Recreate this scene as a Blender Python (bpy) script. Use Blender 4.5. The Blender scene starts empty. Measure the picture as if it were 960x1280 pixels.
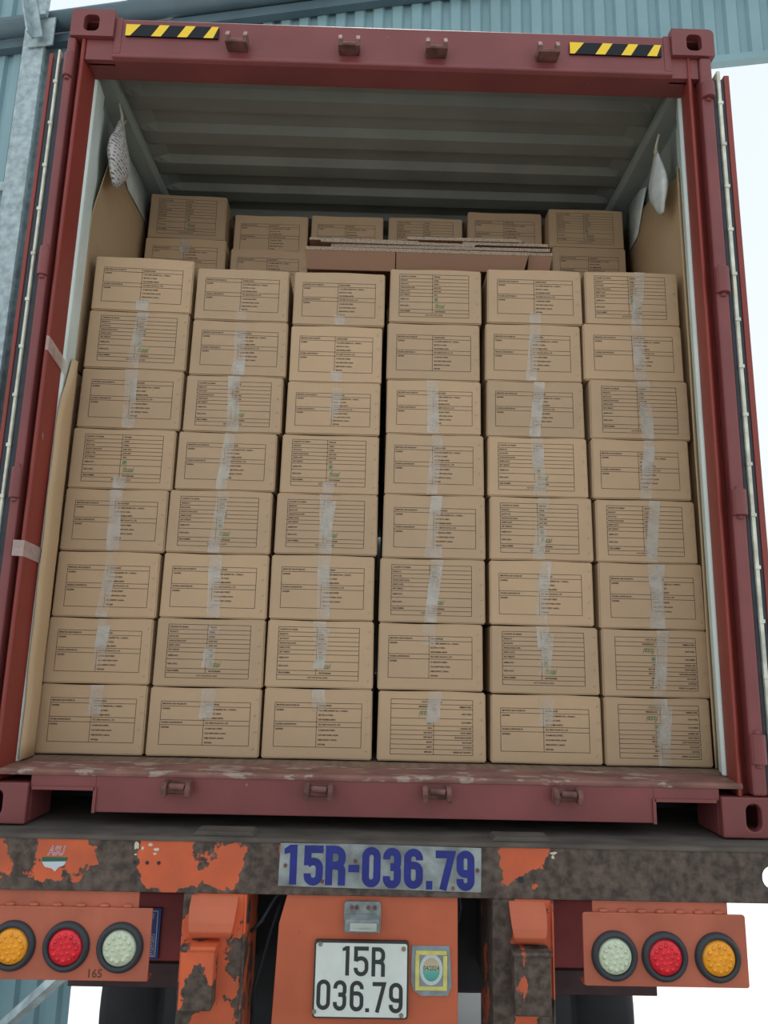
import bpy, bmesh, math, random
from mathutils import Vector, Matrix
random.seed(7)
S = bpy.context.scene
COL = S.collection
ZB = 1.40                      # underside of the container above the ground (container frame z=0)

# ------------------------------------------------------------ camera
PIT, YAW, ROL = math.radians(11.195), math.radians(.7089), math.radians(1.2986)
fw = Vector((math.sin(YAW)*math.cos(PIT), math.cos(YAW)*math.cos(PIT), math.sin(PIT)))
rt = Vector((math.cos(YAW), -math.sin(YAW), 0)); up = rt.cross(fw)
r2 = rt*math.cos(ROL)+up*math.sin(ROL); u2 = -rt*math.sin(ROL)+up*math.cos(ROL)
cd = bpy.data.cameras.new('camera'); cam = bpy.data.objects.new('camera', cd); COL.objects.link(cam)
cd.sensor_fit = 'VERTICAL'; cd.sensor_height = 32; cd.lens = 893.64/1280*32; cd.clip_end = 500
M = Matrix.Identity(4)
for i in range(3):
    M[i][0] = r2[i]; M[i][1] = u2[i]; M[i][2] = -fw[i]
CAMP = Vector((-.02675, -2.316, .52676+ZB))
M.translation = CAMP; cam.matrix_world = M
S.camera = cam

# ------------------------------------------------------------ light
w = bpy.data.worlds.new('sky'); S.world = w; w.use_nodes = True
nt = w.node_tree; bg = nt.nodes['Background']
tc = nt.nodes.new('ShaderNodeTexCoord'); sx = nt.nodes.new('ShaderNodeSeparateXYZ'); cr = nt.nodes.new('ShaderNodeValToRGB')
nt.links.new(tc.outputs['Generated'], sx.inputs[0]); nt.links.new(sx.outputs['Z'], cr.inputs[0]); nt.links.new(cr.outputs[0], bg.inputs[0])
cr.color_ramp.elements[0].color = (.95, .98, 1, 1); cr.color_ramp.elements[1].color = (.80, .92, 1, 1)
bg.inputs[1].default_value = 1.32
sun = bpy.data.lights.new('sun', 'SUN'); sun.energy = 6.0; sun.angle = .03; sun.color = (1, .97, .92)
so = bpy.data.objects.new('sun', sun); COL.objects.link(so)
so.rotation_euler = Vector((0, -.25, -.97)).to_track_quat('-Z', 'Y').to_euler(); so.location = (0, 5, 12)
S.view_settings.view_transform = 'Standard'; S.view_settings.look = 'None'
S.view_settings.gamma = 1; S.view_settings.use_curve_mapping = False; S.view_settings.exposure = -.36

# ------------------------------------------------------------ materials
def mat(name, col, rough=.6, metal=0, spec=.5, var=0, vscale=6, col2=None, thr=None, c2scale=8, bump=0, bscale=60, alpha=None, stretch=(1, 1, 1), detail=5):
    m = bpy.data.materials.new(name); m.use_nodes = True; n = m.node_tree; b = n.nodes['Principled BSDF']
    b.inputs['Roughness'].default_value = rough; b.inputs['Metallic'].default_value = metal
    b.inputs['Specular IOR Level'].default_value = spec
    b.inputs['Base Color'].default_value = (*col, 1)
    t = n.nodes.new('ShaderNodeTexCoord'); mp = n.nodes.new('ShaderNodeMapping'); mp.inputs['Scale'].default_value = stretch
    n.links.new(t.outputs['Object'], mp.inputs[0])
    out = None
    if var:
        no = n.nodes.new('ShaderNodeTexNoise'); no.inputs['Scale'].default_value = vscale; no.inputs['Detail'].default_value = detail
        n.links.new(mp.outputs[0], no.inputs['Vector'])
        rp = n.nodes.new('ShaderNodeValToRGB'); rp.color_ramp.elements[0].position = .3; rp.color_ramp.elements[1].position = .7
        rp.color_ramp.elements[0].color = (*[c*(1-var) for c in col], 1); rp.color_ramp.elements[1].color = (*[min(1, c*(1+var)) for c in col], 1)
        n.links.new(no.outputs[0], rp.inputs[0]); out = rp.outputs[0]
    if col2:
        no = n.nodes.new('ShaderNodeTexNoise'); no.inputs['Scale'].default_value = c2scale; no.inputs['Detail'].default_value = 8
        no.inputs['Roughness'].default_value = .62
        n.links.new(mp.outputs[0], no.inputs['Vector'])
        rp = n.nodes.new('ShaderNodeValToRGB'); rp.color_ramp.elements[0].position = thr; rp.color_ramp.elements[1].position = thr+.035
        n.links.new(no.outputs[0], rp.inputs[0])
        mx = n.nodes.new('ShaderNodeMix'); mx.data_type = 'RGBA'
        n.links.new(rp.outputs[0], mx.inputs['Factor'])
        if out: n.links.new(out, mx.inputs['A'])
        else: mx.inputs['A'].default_value = (*col, 1)
        mx.inputs['B'].default_value = (*col2, 1); out = mx.outputs['Result']
    if out: n.links.new(out, b.inputs['Base Color'])
    if bump:
        no = n.nodes.new('ShaderNodeTexNoise'); no.inputs['Scale'].default_value = bscale; no.inputs['Detail'].default_value = 4
        n.links.new(mp.outputs[0], no.inputs['Vector'])
        bp = n.nodes.new('ShaderNodeBump'); bp.inputs['Strength'].default_value = bump; bp.inputs['Distance'].default_value = .004
        n.links.new(no.outputs[0], bp.inputs['Height']); n.links.new(bp.outputs[0], b.inputs['Normal'])
    if alpha is not None: b.inputs['Alpha'].default_value = alpha
    return m

def peel(name, paint, bare, scale, xs, zlow=None, seed=0.0, top=None):
    """old paint flaking off: noise plus a bias along x decides where the paint is gone"""
    m = bpy.data.materials.new(name); m.use_nodes = True; n = m.node_tree; L = n.links; b = n.nodes['Principled BSDF']
    t = n.nodes.new('ShaderNodeTexCoord'); sp = n.nodes.new('ShaderNodeSeparateXYZ'); L.new(t.outputs['Object'], sp.inputs[0])
    mr = n.nodes.new('ShaderNodeMapRange'); mr.inputs[1].default_value = -1.2; mr.inputs[2].default_value = 1.2; L.new(sp.outputs['X'], mr.inputs[0])
    rp = n.nodes.new('ShaderNodeValToRGB'); L.new(mr.outputs[0], rp.inputs[0])
    el = rp.color_ramp.elements
    for i, (x, v) in enumerate(xs):
        p = (x+1.2)/2.4
        e = el[0] if i == 0 else (el[1] if i == 1 else el.new(p))
        e.position = p; e.color = (v, v, v, 1)
    no = n.nodes.new('ShaderNodeTexNoise'); no.noise_dimensions = '4D'; no.inputs['W'].default_value = seed
    no.inputs['Scale'].default_value = scale; no.inputs['Detail'].default_value = 7; no.inputs['Roughness'].default_value = .58
    L.new(t.outputs['Object'], no.inputs['Vector'])
    am = n.nodes.new('ShaderNodeMath'); am.operation = 'MULTIPLY_ADD'; am.inputs[1].default_value = 2.0; am.inputs[2].default_value = -.5; L.new(no.outputs[0], am.inputs[0])
    ad = n.nodes.new('ShaderNodeMath'); ad.operation = 'ADD'; L.new(am.outputs[0], ad.inputs[0]); L.new(rp.outputs[0], ad.inputs[1])
    last = ad.outputs[0]
    if zlow is not None:
        mz = n.nodes.new('ShaderNodeMapRange'); mz.inputs[1].default_value = zlow+.035; mz.inputs[2].default_value = zlow; mz.inputs[4].default_value = .22
        L.new(sp.outputs['Z'], mz.inputs[0])
        a2 = n.nodes.new('ShaderNodeMath'); L.new(last, a2.inputs[0]); L.new(mz.outputs[0], a2.inputs[1]); last = a2.outputs[0]
    th = n.nodes.new('ShaderNodeMapRange'); th.inputs[1].default_value = .985; th.inputs[2].default_value = 1.01; L.new(last, th.inputs[0])
    n2 = n.nodes.new('ShaderNodeTexNoise'); n2.inputs['Scale'].default_value = 45; n2.inputs['Detail'].default_value = 6; L.new(t.outputs['Object'], n2.inputs['Vector'])
    rb = n.nodes.new('ShaderNodeValToRGB'); rb.color_ramp.elements[0].position = .35; rb.color_ramp.elements[1].position = .7
    rb.color_ramp.elements[0].color = (*[c*.55 for c in bare], 1); rb.color_ramp.elements[1].color = (*[c*1.7 for c in bare], 1); L.new(n2.outputs[0], rb.inputs[0])
    n3 = n.nodes.new('ShaderNodeTexNoise'); n3.inputs['Scale'].default_value = 5; n3.inputs['Detail'].default_value = 5; L.new(t.outputs['Object'], n3.inputs['Vector'])
    ra = n.nodes.new('ShaderNodeValToRGB'); ra.color_ramp.elements[0].position = .35; ra.color_ramp.elements[1].position = .65
    ra.color_ramp.elements[0].color = (paint[0]*.62, paint[1]*.72, paint[2]*.9, 1); ra.color_ramp.elements[1].color = (*paint, 1); L.new(n3.outputs[0], ra.inputs[0])
    mx = n.nodes.new('ShaderNodeMix'); mx.data_type = 'RGBA'; L.new(th.outputs[0], mx.inputs['Factor']); L.new(ra.outputs[0], mx.inputs['A']); L.new(rb.outputs[0], mx.inputs['B'])
    L.new(mx.outputs['Result'], b.inputs['Base Color'])
    bp = n.nodes.new('ShaderNodeBump'); bp.inputs['Strength'].default_value = .5; bp.inputs['Distance'].default_value = .003
    mu = n.nodes.new('ShaderNodeMath'); mu.operation = 'MULTIPLY'; L.new(n2.outputs[0], mu.inputs[0]); L.new(th.outputs[0], mu.inputs[1])
    L.new(mu.outputs[0], bp.inputs['Height']); L.new(bp.outputs[0], b.inputs['Normal'])
    b.inputs['Roughness'].default_value = .65
    return m

ORANGE = (.74, .135, .045); GRIME = (.078, .056, .044)
m_red = mat('container_red_paint', (.20, .050, .050), .5, var=.16, vscale=4, col2=(.36, .25, .23), thr=.70, c2scale=14)
m_redpost = mat('post_red_paint', (.235, .036, .026), .5, var=.12, vscale=3, col2=(.42, .30, .26), thr=.715, c2scale=11, stretch=(1, 1, .35))
m_rust = mat('rusty_steel', (.15, .065, .055), .8, var=.5, vscale=25, bump=.5)
m_sillw = mat('worn_sill', (.215, .10, .08), .75, var=.35, vscale=14, col2=(.34, .26, .21), thr=.56, c2scale=16, stretch=(.5, 1, 1))
m_ply = mat('worn_plywood_floor', (.20, .13, .09), .8, var=.3, vscale=8, stretch=(5, .6, 1))
m_roofin = mat('dull_grey_roof_paint', (.245, .26, .235), .5, var=.12, vscale=4)
m_grey = mat('pale_grey_lining_paint', (.27, .31, .29), .55, var=.08, vscale=5)
m_white = mat('white_frame_paint', (.66, .76, .73), .45, var=.12, vscale=9, stretch=(1, 1, .4))
m_yellow = mat('yellow_reflective', (.92, .62, .02), .35)
m_black = mat('black_vinyl', (.008, .010, .014), .5, spec=.25)
m_rubber = mat('black_rubber', (.022, .03, .042), .55, var=.2, vscale=30)
m_rod = mat('pale_seal_strip', (.62, .63, .52), .5, var=.25, vscale=20)
m_tapeclear = mat('packing_tape_on_post', (.62, .50, .45), .25, var=.2, vscale=30, alpha=.55)
m_blk = mat('label_ink', (.055, .034, .025), .8)
m_green = mat('green_ink', (.02, .20, .12), .8)
m_staple = mat('copper_staple', (.55, .42, .30), .35, metal=.6)
m_film = mat('white_plastic_film', (.62, .68, .66), .35, var=.12, vscale=20, bump=.6, bscale=35)
m_bluepaint = mat('blue_numeral_paint', (.010, .020, .20), .4, var=.2, vscale=20)
m_alu = mat('scratched_aluminium_plate', (.27, .31, .32), .34, metal=.5, var=.45, vscale=14, bump=.9, bscale=18)
m_plate = mat('white_number_plate', (.66, .72, .68), .4, var=.06, vscale=25, col2=(.42, .38, .28), thr=.70, c2scale=30)
m_char = mat('black_plate_paint', (.03, .035, .035), .4)
m_orange = mat('orange_trailer_paint', (.52, .120, .052), .5, var=.14, vscale=5, col2=(.10, .055, .04), thr=.735, c2scale=18, bump=.1, bscale=30)
m_board = mat('dusty_orange_board', (.47, .125, .070), .55, var=.16, vscale=7, col2=(.16, .075, .05), thr=.70, c2scale=9)
m_peelbeam = peel('flaking_orange_beam', ORANGE, GRIME, 7.5, [(-1.2, .46), (-1.02, .46), (-.97, .34), (-.86, .38), (-.82, .74), (-.70, .74), (-.66, .26), (-.56, .30), (-.5, .42), (-.41, .36), (-.34, .76), (.33, .80), (.385, .40), (.46, .30), (.515, .80), (.8, .82), (1.2, .95)], zlow=-.155, seed=2.3)
m_peelleg = peel('flaking_orange_leg', ORANGE, GRIME, 8, [(-1.2, .45), (-.55, .55), (-.50, .36), (-.40, .36), (-.37, .45), (.33, .66), (.385, .60), (.41, .34), (.47, .38), (.51, .50), (1.2, .45)], seed=5.1)
m_peelbox = peel('flaking_hook_box', ORANGE, GRIME, 9, [(-1.2, .5), (-.53, .48), (-.485, .72), (-.44, .50), (.38, .75), (.412, .40), (.435, .78), (1.2, .7)], seed=1.7)
m_deck = mat('grimy_deck_steel', (.092, .078, .065), .8, var=.4, vscale=12, bump=.4, stretch=(.5, 1, 1))
m_darkred = mat('dark_red_crossbar', (.25, .032, .034), .55, var=.2, vscale=6)
m_darksteel = mat('dark_underframe_steel', (.022, .024, .028), .7, var=.3, vscale=8)
m_tyre = mat('tyre_rubber', (.02, .022, .026), .75, var=.2, vscale=10)
m_sign = mat('blue_sign_plate', (.015, .045, .24), .4)
m_signw = mat('sign_white_print', (.55, .60, .66), .5)
m_lensA = mat('amber_lens', (.95, .36, .02), .18, var=.15, vscale=60)
m_lensR = mat('red_lens', (.75, .02, .035), .18, var=.2, vscale=60)
m_lensC = mat('clear_lens', (.60, .68, .50), .15, var=.12, vscale=60)
m_ring = mat('rubber_ring', (.03, .036, .044), .5)
m_galv = mat('galvanised_steel', (.34, .42, .44), .45, metal=.35, var=.28, vscale=22)
m_clad = mat('pale_blue_cladding', (.21, .345, .385), .5, var=.10, vscale=2.5)
m_gutter = mat('dark_blue_gutter', (.075, .12, .145), .5, var=.15, vscale=4)
m_conc = mat('bright_concrete', (.62, .62, .60), .85, var=.1, vscale=2)
m_stripe = mat('bag_print', (.62, .62, .60), .55, var=.05)
m_yel2 = mat('yellow_tape_frame', (.62, .56, .16), .5, var=.15, vscale=40)
m_seal = mat('grey_sealant', (.23, .28, .30), .6, var=.2, vscale=30, bump=.3)
m_tag = mat('pale_ring', (.50, .58, .58), .4)

def cardboard(name, col, dark=.12):
    m = mat(name, col, .75, spec=.2, bump=.12, bscale=25)
    n = m.node_tree; b = n.nodes['Principled BSDF']; L = n.links
    t = n.nodes.new('ShaderNodeTexCoord'); no = n.nodes.new('ShaderNodeTexNoise'); no.inputs['Scale'].default_value = 4; no.inputs['Detail'].default_value = 6
    L.new(t.outputs['Object'], no.inputs['Vector'])
    oi = n.nodes.new('ShaderNodeObjectInfo')
    ad = n.nodes.new('ShaderNodeMath'); ad.operation = 'MULTIPLY_ADD'; ad.inputs[1].default_value = .45; L.new(oi.outputs['Random'], ad.inputs[0]); L.new(no.outputs[0], ad.inputs[2])
    rp = n.nodes.new('ShaderNodeValToRGB'); rp.color_ramp.elements[0].position = .35; rp.color_ramp.elements[1].position = 1.05
    rp.color_ramp.elements[0].color = (col[0]*(1-dark), col[1]*(1-dark), col[2]*(1-dark), 1)
    rp.color_ramp.elements[1].color = (col[0]*(1+dark), col[1]*(1+dark*.9), col[2]*(1+dark*.6), 1)
    L.new(ad.outputs[0], rp.inputs[0]); L.new(rp.outputs[0], b.inputs['Base Color'])
    return m
m_card = cardboard('carton_board', (.47, .335, .215))
m_liner = cardboard('liner_board', (.50, .36, .22), .08)
m_flat = cardboard('flattened_board', (.25, .14, .092), .1)  # brown lowered so the shade on the pile sits in the colour
# corrugated cut edge: fine light and dark flutes
m_edge = mat('corrugated_cut_edge', (.30, .235, .175), .9, var=.75, vscale=230, stretch=(1, .1, 1), detail=2)

# tape: translucent white film; alpha noise paints in its crinkle highlights
m_tape = bpy.data.materials.new('milky_packing_tape'); m_tape.use_nodes = True
n = m_tape.node_tree; b = n.nodes['Principled BSDF']; b.inputs['Base Color'].default_value = (.66, .64, .58, 1); b.inputs['Roughness'].default_value = .28
t = n.nodes.new('ShaderNodeTexCoord'); oi = n.nodes.new('ShaderNodeObjectInfo')
no = n.nodes.new('ShaderNodeTexNoise'); no.noise_dimensions = '4D'; no.inputs['Scale'].default_value = 11; no.inputs['Detail'].default_value = 6
mu = n.nodes.new('ShaderNodeMath'); mu.operation = 'MULTIPLY'; mu.inputs[1].default_value = 40
n.links.new(oi.outputs['Random'], mu.inputs[0]); n.links.new(mu.outputs[0], no.inputs['W']); n.links.new(t.outputs['Object'], no.inputs['Vector'])
rp = n.nodes.new('ShaderNodeMapRange'); rp.inputs[1].default_value = .36; rp.inputs[2].default_value = .62; rp.inputs[3].default_value = .05; rp.inputs[4].default_value = .52
n.links.new(no.outputs[0], rp.inputs[0]); n.links.new(rp.outputs[0], b.inputs['Alpha'])
bp = n.nodes.new('ShaderNodeBump'); bp.inputs['Strength'].default_value = .5; bp.inputs['Distance'].default_value = .003
n.links.new(no.outputs[0], bp.inputs['Height']); n.links.new(bp.outputs[0], b.inputs['Normal'])

# bag: printed lines of blue marks
n = m_stripe.node_tree; b = n.nodes['Principled BSDF']; L = n.links
t = n.nodes.new('ShaderNodeTexCoord'); sp = n.nodes.new('ShaderNodeSeparateXYZ'); L.new(t.outputs['Object'], sp.inputs[0])
m1 = n.nodes.new('ShaderNodeMath'); m1.operation = 'MULTIPLY'; m1.inputs[1].default_value = 430; L.new(sp.outputs['Z'], m1.inputs[0])
m2 = n.nodes.new('ShaderNodeMath'); m2.operation = 'SINE'; L.new(m1.outputs[0], m2.inputs[0])
m3 = n.nodes.new('ShaderNodeMath'); m3.operation = 'GREATER_THAN'; m3.inputs[1].default_value = .35; L.new(m2.outputs[0], m3.inputs[0])
no = n.nodes.new('ShaderNodeTexNoise'); no.inputs['Scale'].default_value = 85; L.new(t.outputs['Object'], no.inputs['Vector'])
m4 = n.nodes.new('ShaderNodeMath'); m4.operation = 'GREATER_THAN'; m4.inputs[1].default_value = .50; L.new(no.outputs[0], m4.inputs[0])
m5 = n.nodes.new('ShaderNodeMath'); m5.operation = 'MULTIPLY'; L.new(m3.outputs[0], m5.inputs[0]); L.new(m4.outputs[0], m5.inputs[1])
mx = n.nodes.new('ShaderNodeMix'); mx.data_type = 'RGBA'; mx.inputs['A'].default_value = (.62, .61, .58, 1); mx.inputs['B'].default_value = (.07, .10, .17, 1)
L.new(m5.outputs[0], mx.inputs['Factor']); L.new(mx.outputs['Result'], b.inputs['Base Color'])

# ------------------------------------------------------------ mesh helpers
def box(bm, x0, x1, y0, y1, z0, z1, rot=None):
    vs = [bm.verts.new((x, y, z)) for z in (z0, z1) for y in (y0, y1) for x in (x0, x1)]
    f = [(0, 2, 3, 1), (4, 5, 7, 6), (0, 1, 5, 4), (2, 6, 7, 3), (0, 4, 6, 2), (1, 3, 7, 5)]
    fs = [bm.faces.new([vs[i] for i in q]) for q in f]
    if rot: bmesh.ops.transform(bm, matrix=rot, verts=vs)
    return vs, fs
def prism(bm, pts, axis, a, b):
    """closed polygon pts in the plane normal to axis, extruded a..b"""
    def P(p, t):
        if axis == 'x': return (t, p[0], p[1])
        if axis == 'y': return (p[0], t, p[1])
        return (p[0], p[1], t)
    A = [bm.verts.new(P(p, a)) for p in pts]; B = [bm.verts.new(P(p, b)) for p in pts]
    bm.faces.new(A[::-1]); bm.faces.new(B); k = len(pts)
    for i in range(k): bm.faces.new((A[i], A[(i+1) % k], B[(i+1) % k], B[i]))
def tube(bm, pts, r, seg=10, closed_caps=True):
    pts = [Vector(p) for p in pts]; rings = []
    for i, p in enumerate(pts):
        d = (pts[min(i+1, len(pts)-1)]-pts[max(i-1, 0)]).normalized()
        a = d.cross(Vector((0, 1, .01))).normalized() if abs(d.y) < .9 else d.cross(Vector((0, 0, 1))).normalized()
        c = d.cross(a)
        rr = r[i] if isinstance(r, (list, tuple)) else r
        rings.append([bm.verts.new(p+(a*math.cos(2*math.pi*k/seg)+c*math.sin(2*math.pi*k/seg))*rr) for k in range(seg)])
    for i in range(len(rings)-1):
        for k in range(seg): bm.faces.new((rings[i][k], rings[i][(k+1) % seg], rings[i+1][(k+1) % seg], rings[i+1][k]))
    if closed_caps:
        bm.faces.new(rings[0][::-1]); bm.faces.new(rings[-1])
def holed(bm, outer, hole, y0, y1):
    """plate in the xz plane with a hole, thick from y0 (front) to y1"""
    rings = {}
    for y in (y0, y1):
        o = [bm.verts.new((p[0], y, p[1])) for p in outer]; h = [bm.verts.new((p[0], y, p[1])) for p in hole]
        es = [bm.edges.new((o[i], o[(i+1) % len(o)])) for i in range(len(o))]+[bm.edges.new((h[i], h[(i+1) % len(h)])) for i in range(len(h))]
        bmesh.ops.triangle_fill(bm, use_beauty=True, edges=es); rings[y] = (o, h)
    for k in (0, 1):
        a, c = rings[y0][k], rings[y1][k]
        for i in range(len(a)): bm.faces.new((a[i], a[(i+1) % len(a)], c[(i+1) % len(a)], c[i]))
def stadium(cx, cz, wx, hz, n=8):
    r = min(wx, hz)/2; dx = wx/2-r; dz = hz/2-r; out = []
    for q, (sx_, sz_) in enumerate(((1, 1), (-1, 1), (-1, -1), (1, -1))):
        for i in range(n+1):
            a = math.pi/2*(q+i/n); out.append((cx+sx_*dx+r*math.cos(a), cz+sz_*dz+r*math.sin(a)))
    res = [out[0]]
    for p in out[1:]:
        if math.dist(p, res[-1]) > 1e-5: res.append(p)
    if math.dist(res[0], res[-1]) < 1e-5: res.pop()
    return res
def rrect(x0, x1, z0, z1, r, n=5):
    out = []
    for (cx, cz, a0) in ((x1-r, z1-r, 0), (x0+r, z1-r, 90), (x0+r, z0+r, 180), (x1-r, z0+r, 270)):
        for i in range(n+1):
            a = math.radians(a0+90*i/n); out.append((cx+r*math.cos(a), cz+r*math.sin(a)))
    return out
def obj(name, bm, m, parent=None, bevel=0, smooth=False, loc=None, solid=0, seg=2):
    bmesh.ops.recalc_face_normals(bm, faces=bm.faces)
    me = bpy.data.meshes.new(name); bm.to_mesh(me); bm.free()
    for q in (m if isinstance(m, (list, tuple)) else [m]): me.materials.append(q)
    if smooth:
        for p in me.polygons: p.use_smooth = True
    o = bpy.data.objects.new(name, me); COL.objects.link(o)
    if parent: o.parent = parent
    if loc: o.location = loc
    if solid:
        s = o.modifiers.new('solid', 'SOLIDIFY'); s.thickness = solid; s.offset = 0
    if bevel:
        s = o.modifiers.new('bevel', 'BEVEL'); s.width = bevel; s.segments = seg; s.limit_method = 'ANGLE'; s.angle_limit = math.radians(35)
    return o
def mesh_child(name, me, m, parent):
    o = bpy.data.objects.new(name, me); COL.objects.link(o); o.parent = parent; return o
def thing(name, label, cat, loc=(0, 0, 0), group=None, rot=(0, 0, 0)):
    o = bpy.data.objects.new(name, None); COL.objects.link(o); o.location = loc; o.rotation_euler = rot
    o.empty_display_size = .1; o['label'] = label; o['category'] = cat
    if group: o['group'] = group
    return o
def tag(o, label, cat, group=None):
    o['label'] = label; o['category'] = cat
    if group: o['group'] = group
    return o
def struct(o): o['kind'] = 'structure'; return o
B = bmesh.new

# lettering from the built-in font, laid in the xz plane facing -y
_tc = {}
def text(bm, s, x, z, size, y=0, sx=1., align='LEFT', off=0., shear=0.):
    key = (s, size, off, align, shear)
    if key not in _tc:
        c = bpy.data.curves.new('t', 'FONT'); c.body = s; c.size = size; c.align_x = align; c.resolution_u = 2; c.offset = off; c.shear = shear
        o = bpy.data.objects.new('t', c); COL.objects.link(o)
        bpy.context.view_layer.update()
        me = bpy.data.meshes.new_from_object(o.evaluated_get(bpy.context.evaluated_depsgraph_get()))
        bpy.data.objects.remove(o); bpy.data.curves.remove(c); _tc[key] = me
    me = _tc[key]; vs = [bm.verts.new((x+v.co.x*sx, y, z+v.co.y)) for v in me.vertices]
    for p in me.polygons:
        try: bm.faces.new([vs[i] for i in p.vertices])
        except ValueError: pass

# condensed stroked numerals
def fillet(pts, n=6):
    """pts: (x, z, r); corners become circular arcs that start r before the corner"""
    out = []; k = len(pts)
    for i, (x, z, r) in enumerate(pts):
        if r <= 0 or i in (0, k-1): out.append(Vector((x, z))); continue
        p = Vector((x, z)); a = Vector(pts[i-1][:2])-p; c = Vector(pts[i+1][:2])-p
        r = min(r, a.length*.999, c.length*.999); a.normalize(); c.normalize()
        th = math.acos(max(-1, min(1, a.dot(c)))); cen = p+(a+c).normalized()*(r/math.cos(th/2)) if th < 3.1 else None
        if cen is None: out.append(p); continue
        A = p+a*r-cen; C = p+c*r-cen; w_ = math.acos(max(-1, min(1, A.normalized().dot(C.normalized()))))
        for j in range(n+1):
            t = j/n; out.append(cen+(A*math.sin((1-t)*w_)+C*math.sin(t*w_))/math.sin(w_))
    res = [out[0]]
    for q in out[1:]:
        if (q-res[-1]).length > 1e-5: res.append(q)
    return res
def stroke(bm, pts, th, y, closed=False):
    k = len(pts); Lf, Rt = [], []
    for i in range(k):
        p = pts[i]
        d0 = (p-pts[i-1]) if (i > 0 or closed) else (pts[1]-p)
        d1 = (pts[(i+1) % k]-p) if (i < k-1 or closed) else d0
        if d0.length < 1e-7: d0 = d1
        if d1.length < 1e-7: d1 = d0
        d0 = d0.normalized(); d1 = d1.normalized()
        n0 = Vector((-d0.y, d0.x)); n1 = Vector((-d1.y, d1.x)); m_ = (n0+n1)
        m_ = m_.normalized() if m_.length > 1e-6 else n0
        s = min(1/max(.35, m_.dot(n0)), 2.2)*th/2
        Lf.append(bm.verts.new((p.x+m_.x*s, y, p.y+m_.y*s))); Rt.append(bm.verts.new((p.x-m_.x*s, y, p.y-m_.y*s)))
    for i in range(k if closed else k-1):
        j = (i+1) % k; bm.faces.new((Lf[i], Lf[j], Rt[j], Rt[i]))
def glyph(bm, ch, x0, x1, z0, z1, th, y):
    h = th/2; a, c, lo, hi = x0+h, x1-h, z0+h, z1-h; W = c-a; H = hi-lo; mid = (lo+hi)/2; r = W*.5
    def P(l): return fillet([(a+u*W, lo+v*H, q*r) for u, v, q in l])
    if ch == '0':
        l = fillet([(a, mid, 0), (a, hi, r), (c, hi, r), (c, lo, r), (a, lo, r), (a, mid, 0)])[:-1]; stroke(bm, l, th, y, True)
    elif ch == '1':
        stroke(bm, [Vector((c, z0)), Vector((c, z1))], th, y)
        v = [bm.verts.new(q) for q in ((c-h, y, z1), (c-h, y, z1-th*1.1), (x0, y, z1-th*1.25), (x0, y, z1-th*.55), (c-h*1.2, y, z1))][:4]
        bm.faces.new(v)
    elif ch == '3':
        stroke(bm, P([(0, .76, 0), (0, 1, 1), (1, 1, 1), (1, .54, .6), (.35, .53, 0)]), th, y); stroke(bm, P([(.35, .53, 0), (1, .52, .6), (1, 0, 1), (0, 0, 1), (0, .25, 0)]), th, y-.0003)
    elif ch == '5':
        stroke(bm, [Vector((x1, hi)), Vector((a, hi)), Vector((a, lo+.50*H))], th, y)
        stroke(bm, P([(0, .54, 0), (.3, .62, .4), (1, .62, 1), (1, 0, 1), (0, 0, 1), (0, .25, 0)]), th, y-.0003)
    elif ch == '6': stroke(bm, P([(1, .76, 0), (1, 1, 1), (0, 1, 1), (0, 0, 1), (1, 0, 1), (1, .60, .9), (.55, .60, 0)]), th, y); stroke(bm, P([(.6, .60, 0), (.02, .60, 0)]), th, y-.0003)
    elif ch == '9': stroke(bm, P([(0, .24, 0), (0, 0, 1), (1, 0, 1), (1, 1, 1), (0, 1, 1), (0, .40, .9), (.45, .40, 0)]), th, y); stroke(bm, P([(.4, .40, 0), (.98, .40, 0)]), th, y-.0003)
    elif ch == '7': stroke(bm, [Vector((x0, hi)), Vector((c, hi)), Vector((a+.30*W, z0))], th, y)
    elif ch == 'R':
        stroke(bm, [Vector((a, z0)), Vector((a, z1-h*.0))], th, y)
        stroke(bm, P([(0, 1, 0), (1, 1, 1), (1, .5, 1), (0, .5, 0)]), th, y-.0003); stroke(bm, fillet([(a+.35*W, lo+.5*H, 0), (c, lo+.48*H, r*.7), (c, z0, 0)]), th, y-.0006)
    elif ch in '.-':
        v = [bm.verts.new((p, y, q)) for p, q in ((x0, z0), (x1, z0), (x1, z1), (x0, z1))]; bm.faces.new(v)

# ============================================================ SETTING
bm = B(); box(bm, -60, 60, -30, 90, -.3, 0); struct(obj('ground', bm, m_conc))
bm = B(); box(bm, -7, 7, -14, 1.0, 0, .02); struct(obj('added_dark_floor', bm, mat('bounce_cutting_floor', (.16, .15, .14), .8, var=.2, vscale=2)))  # dark slab added out of view to cut bounce onto the container ceiling

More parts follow.
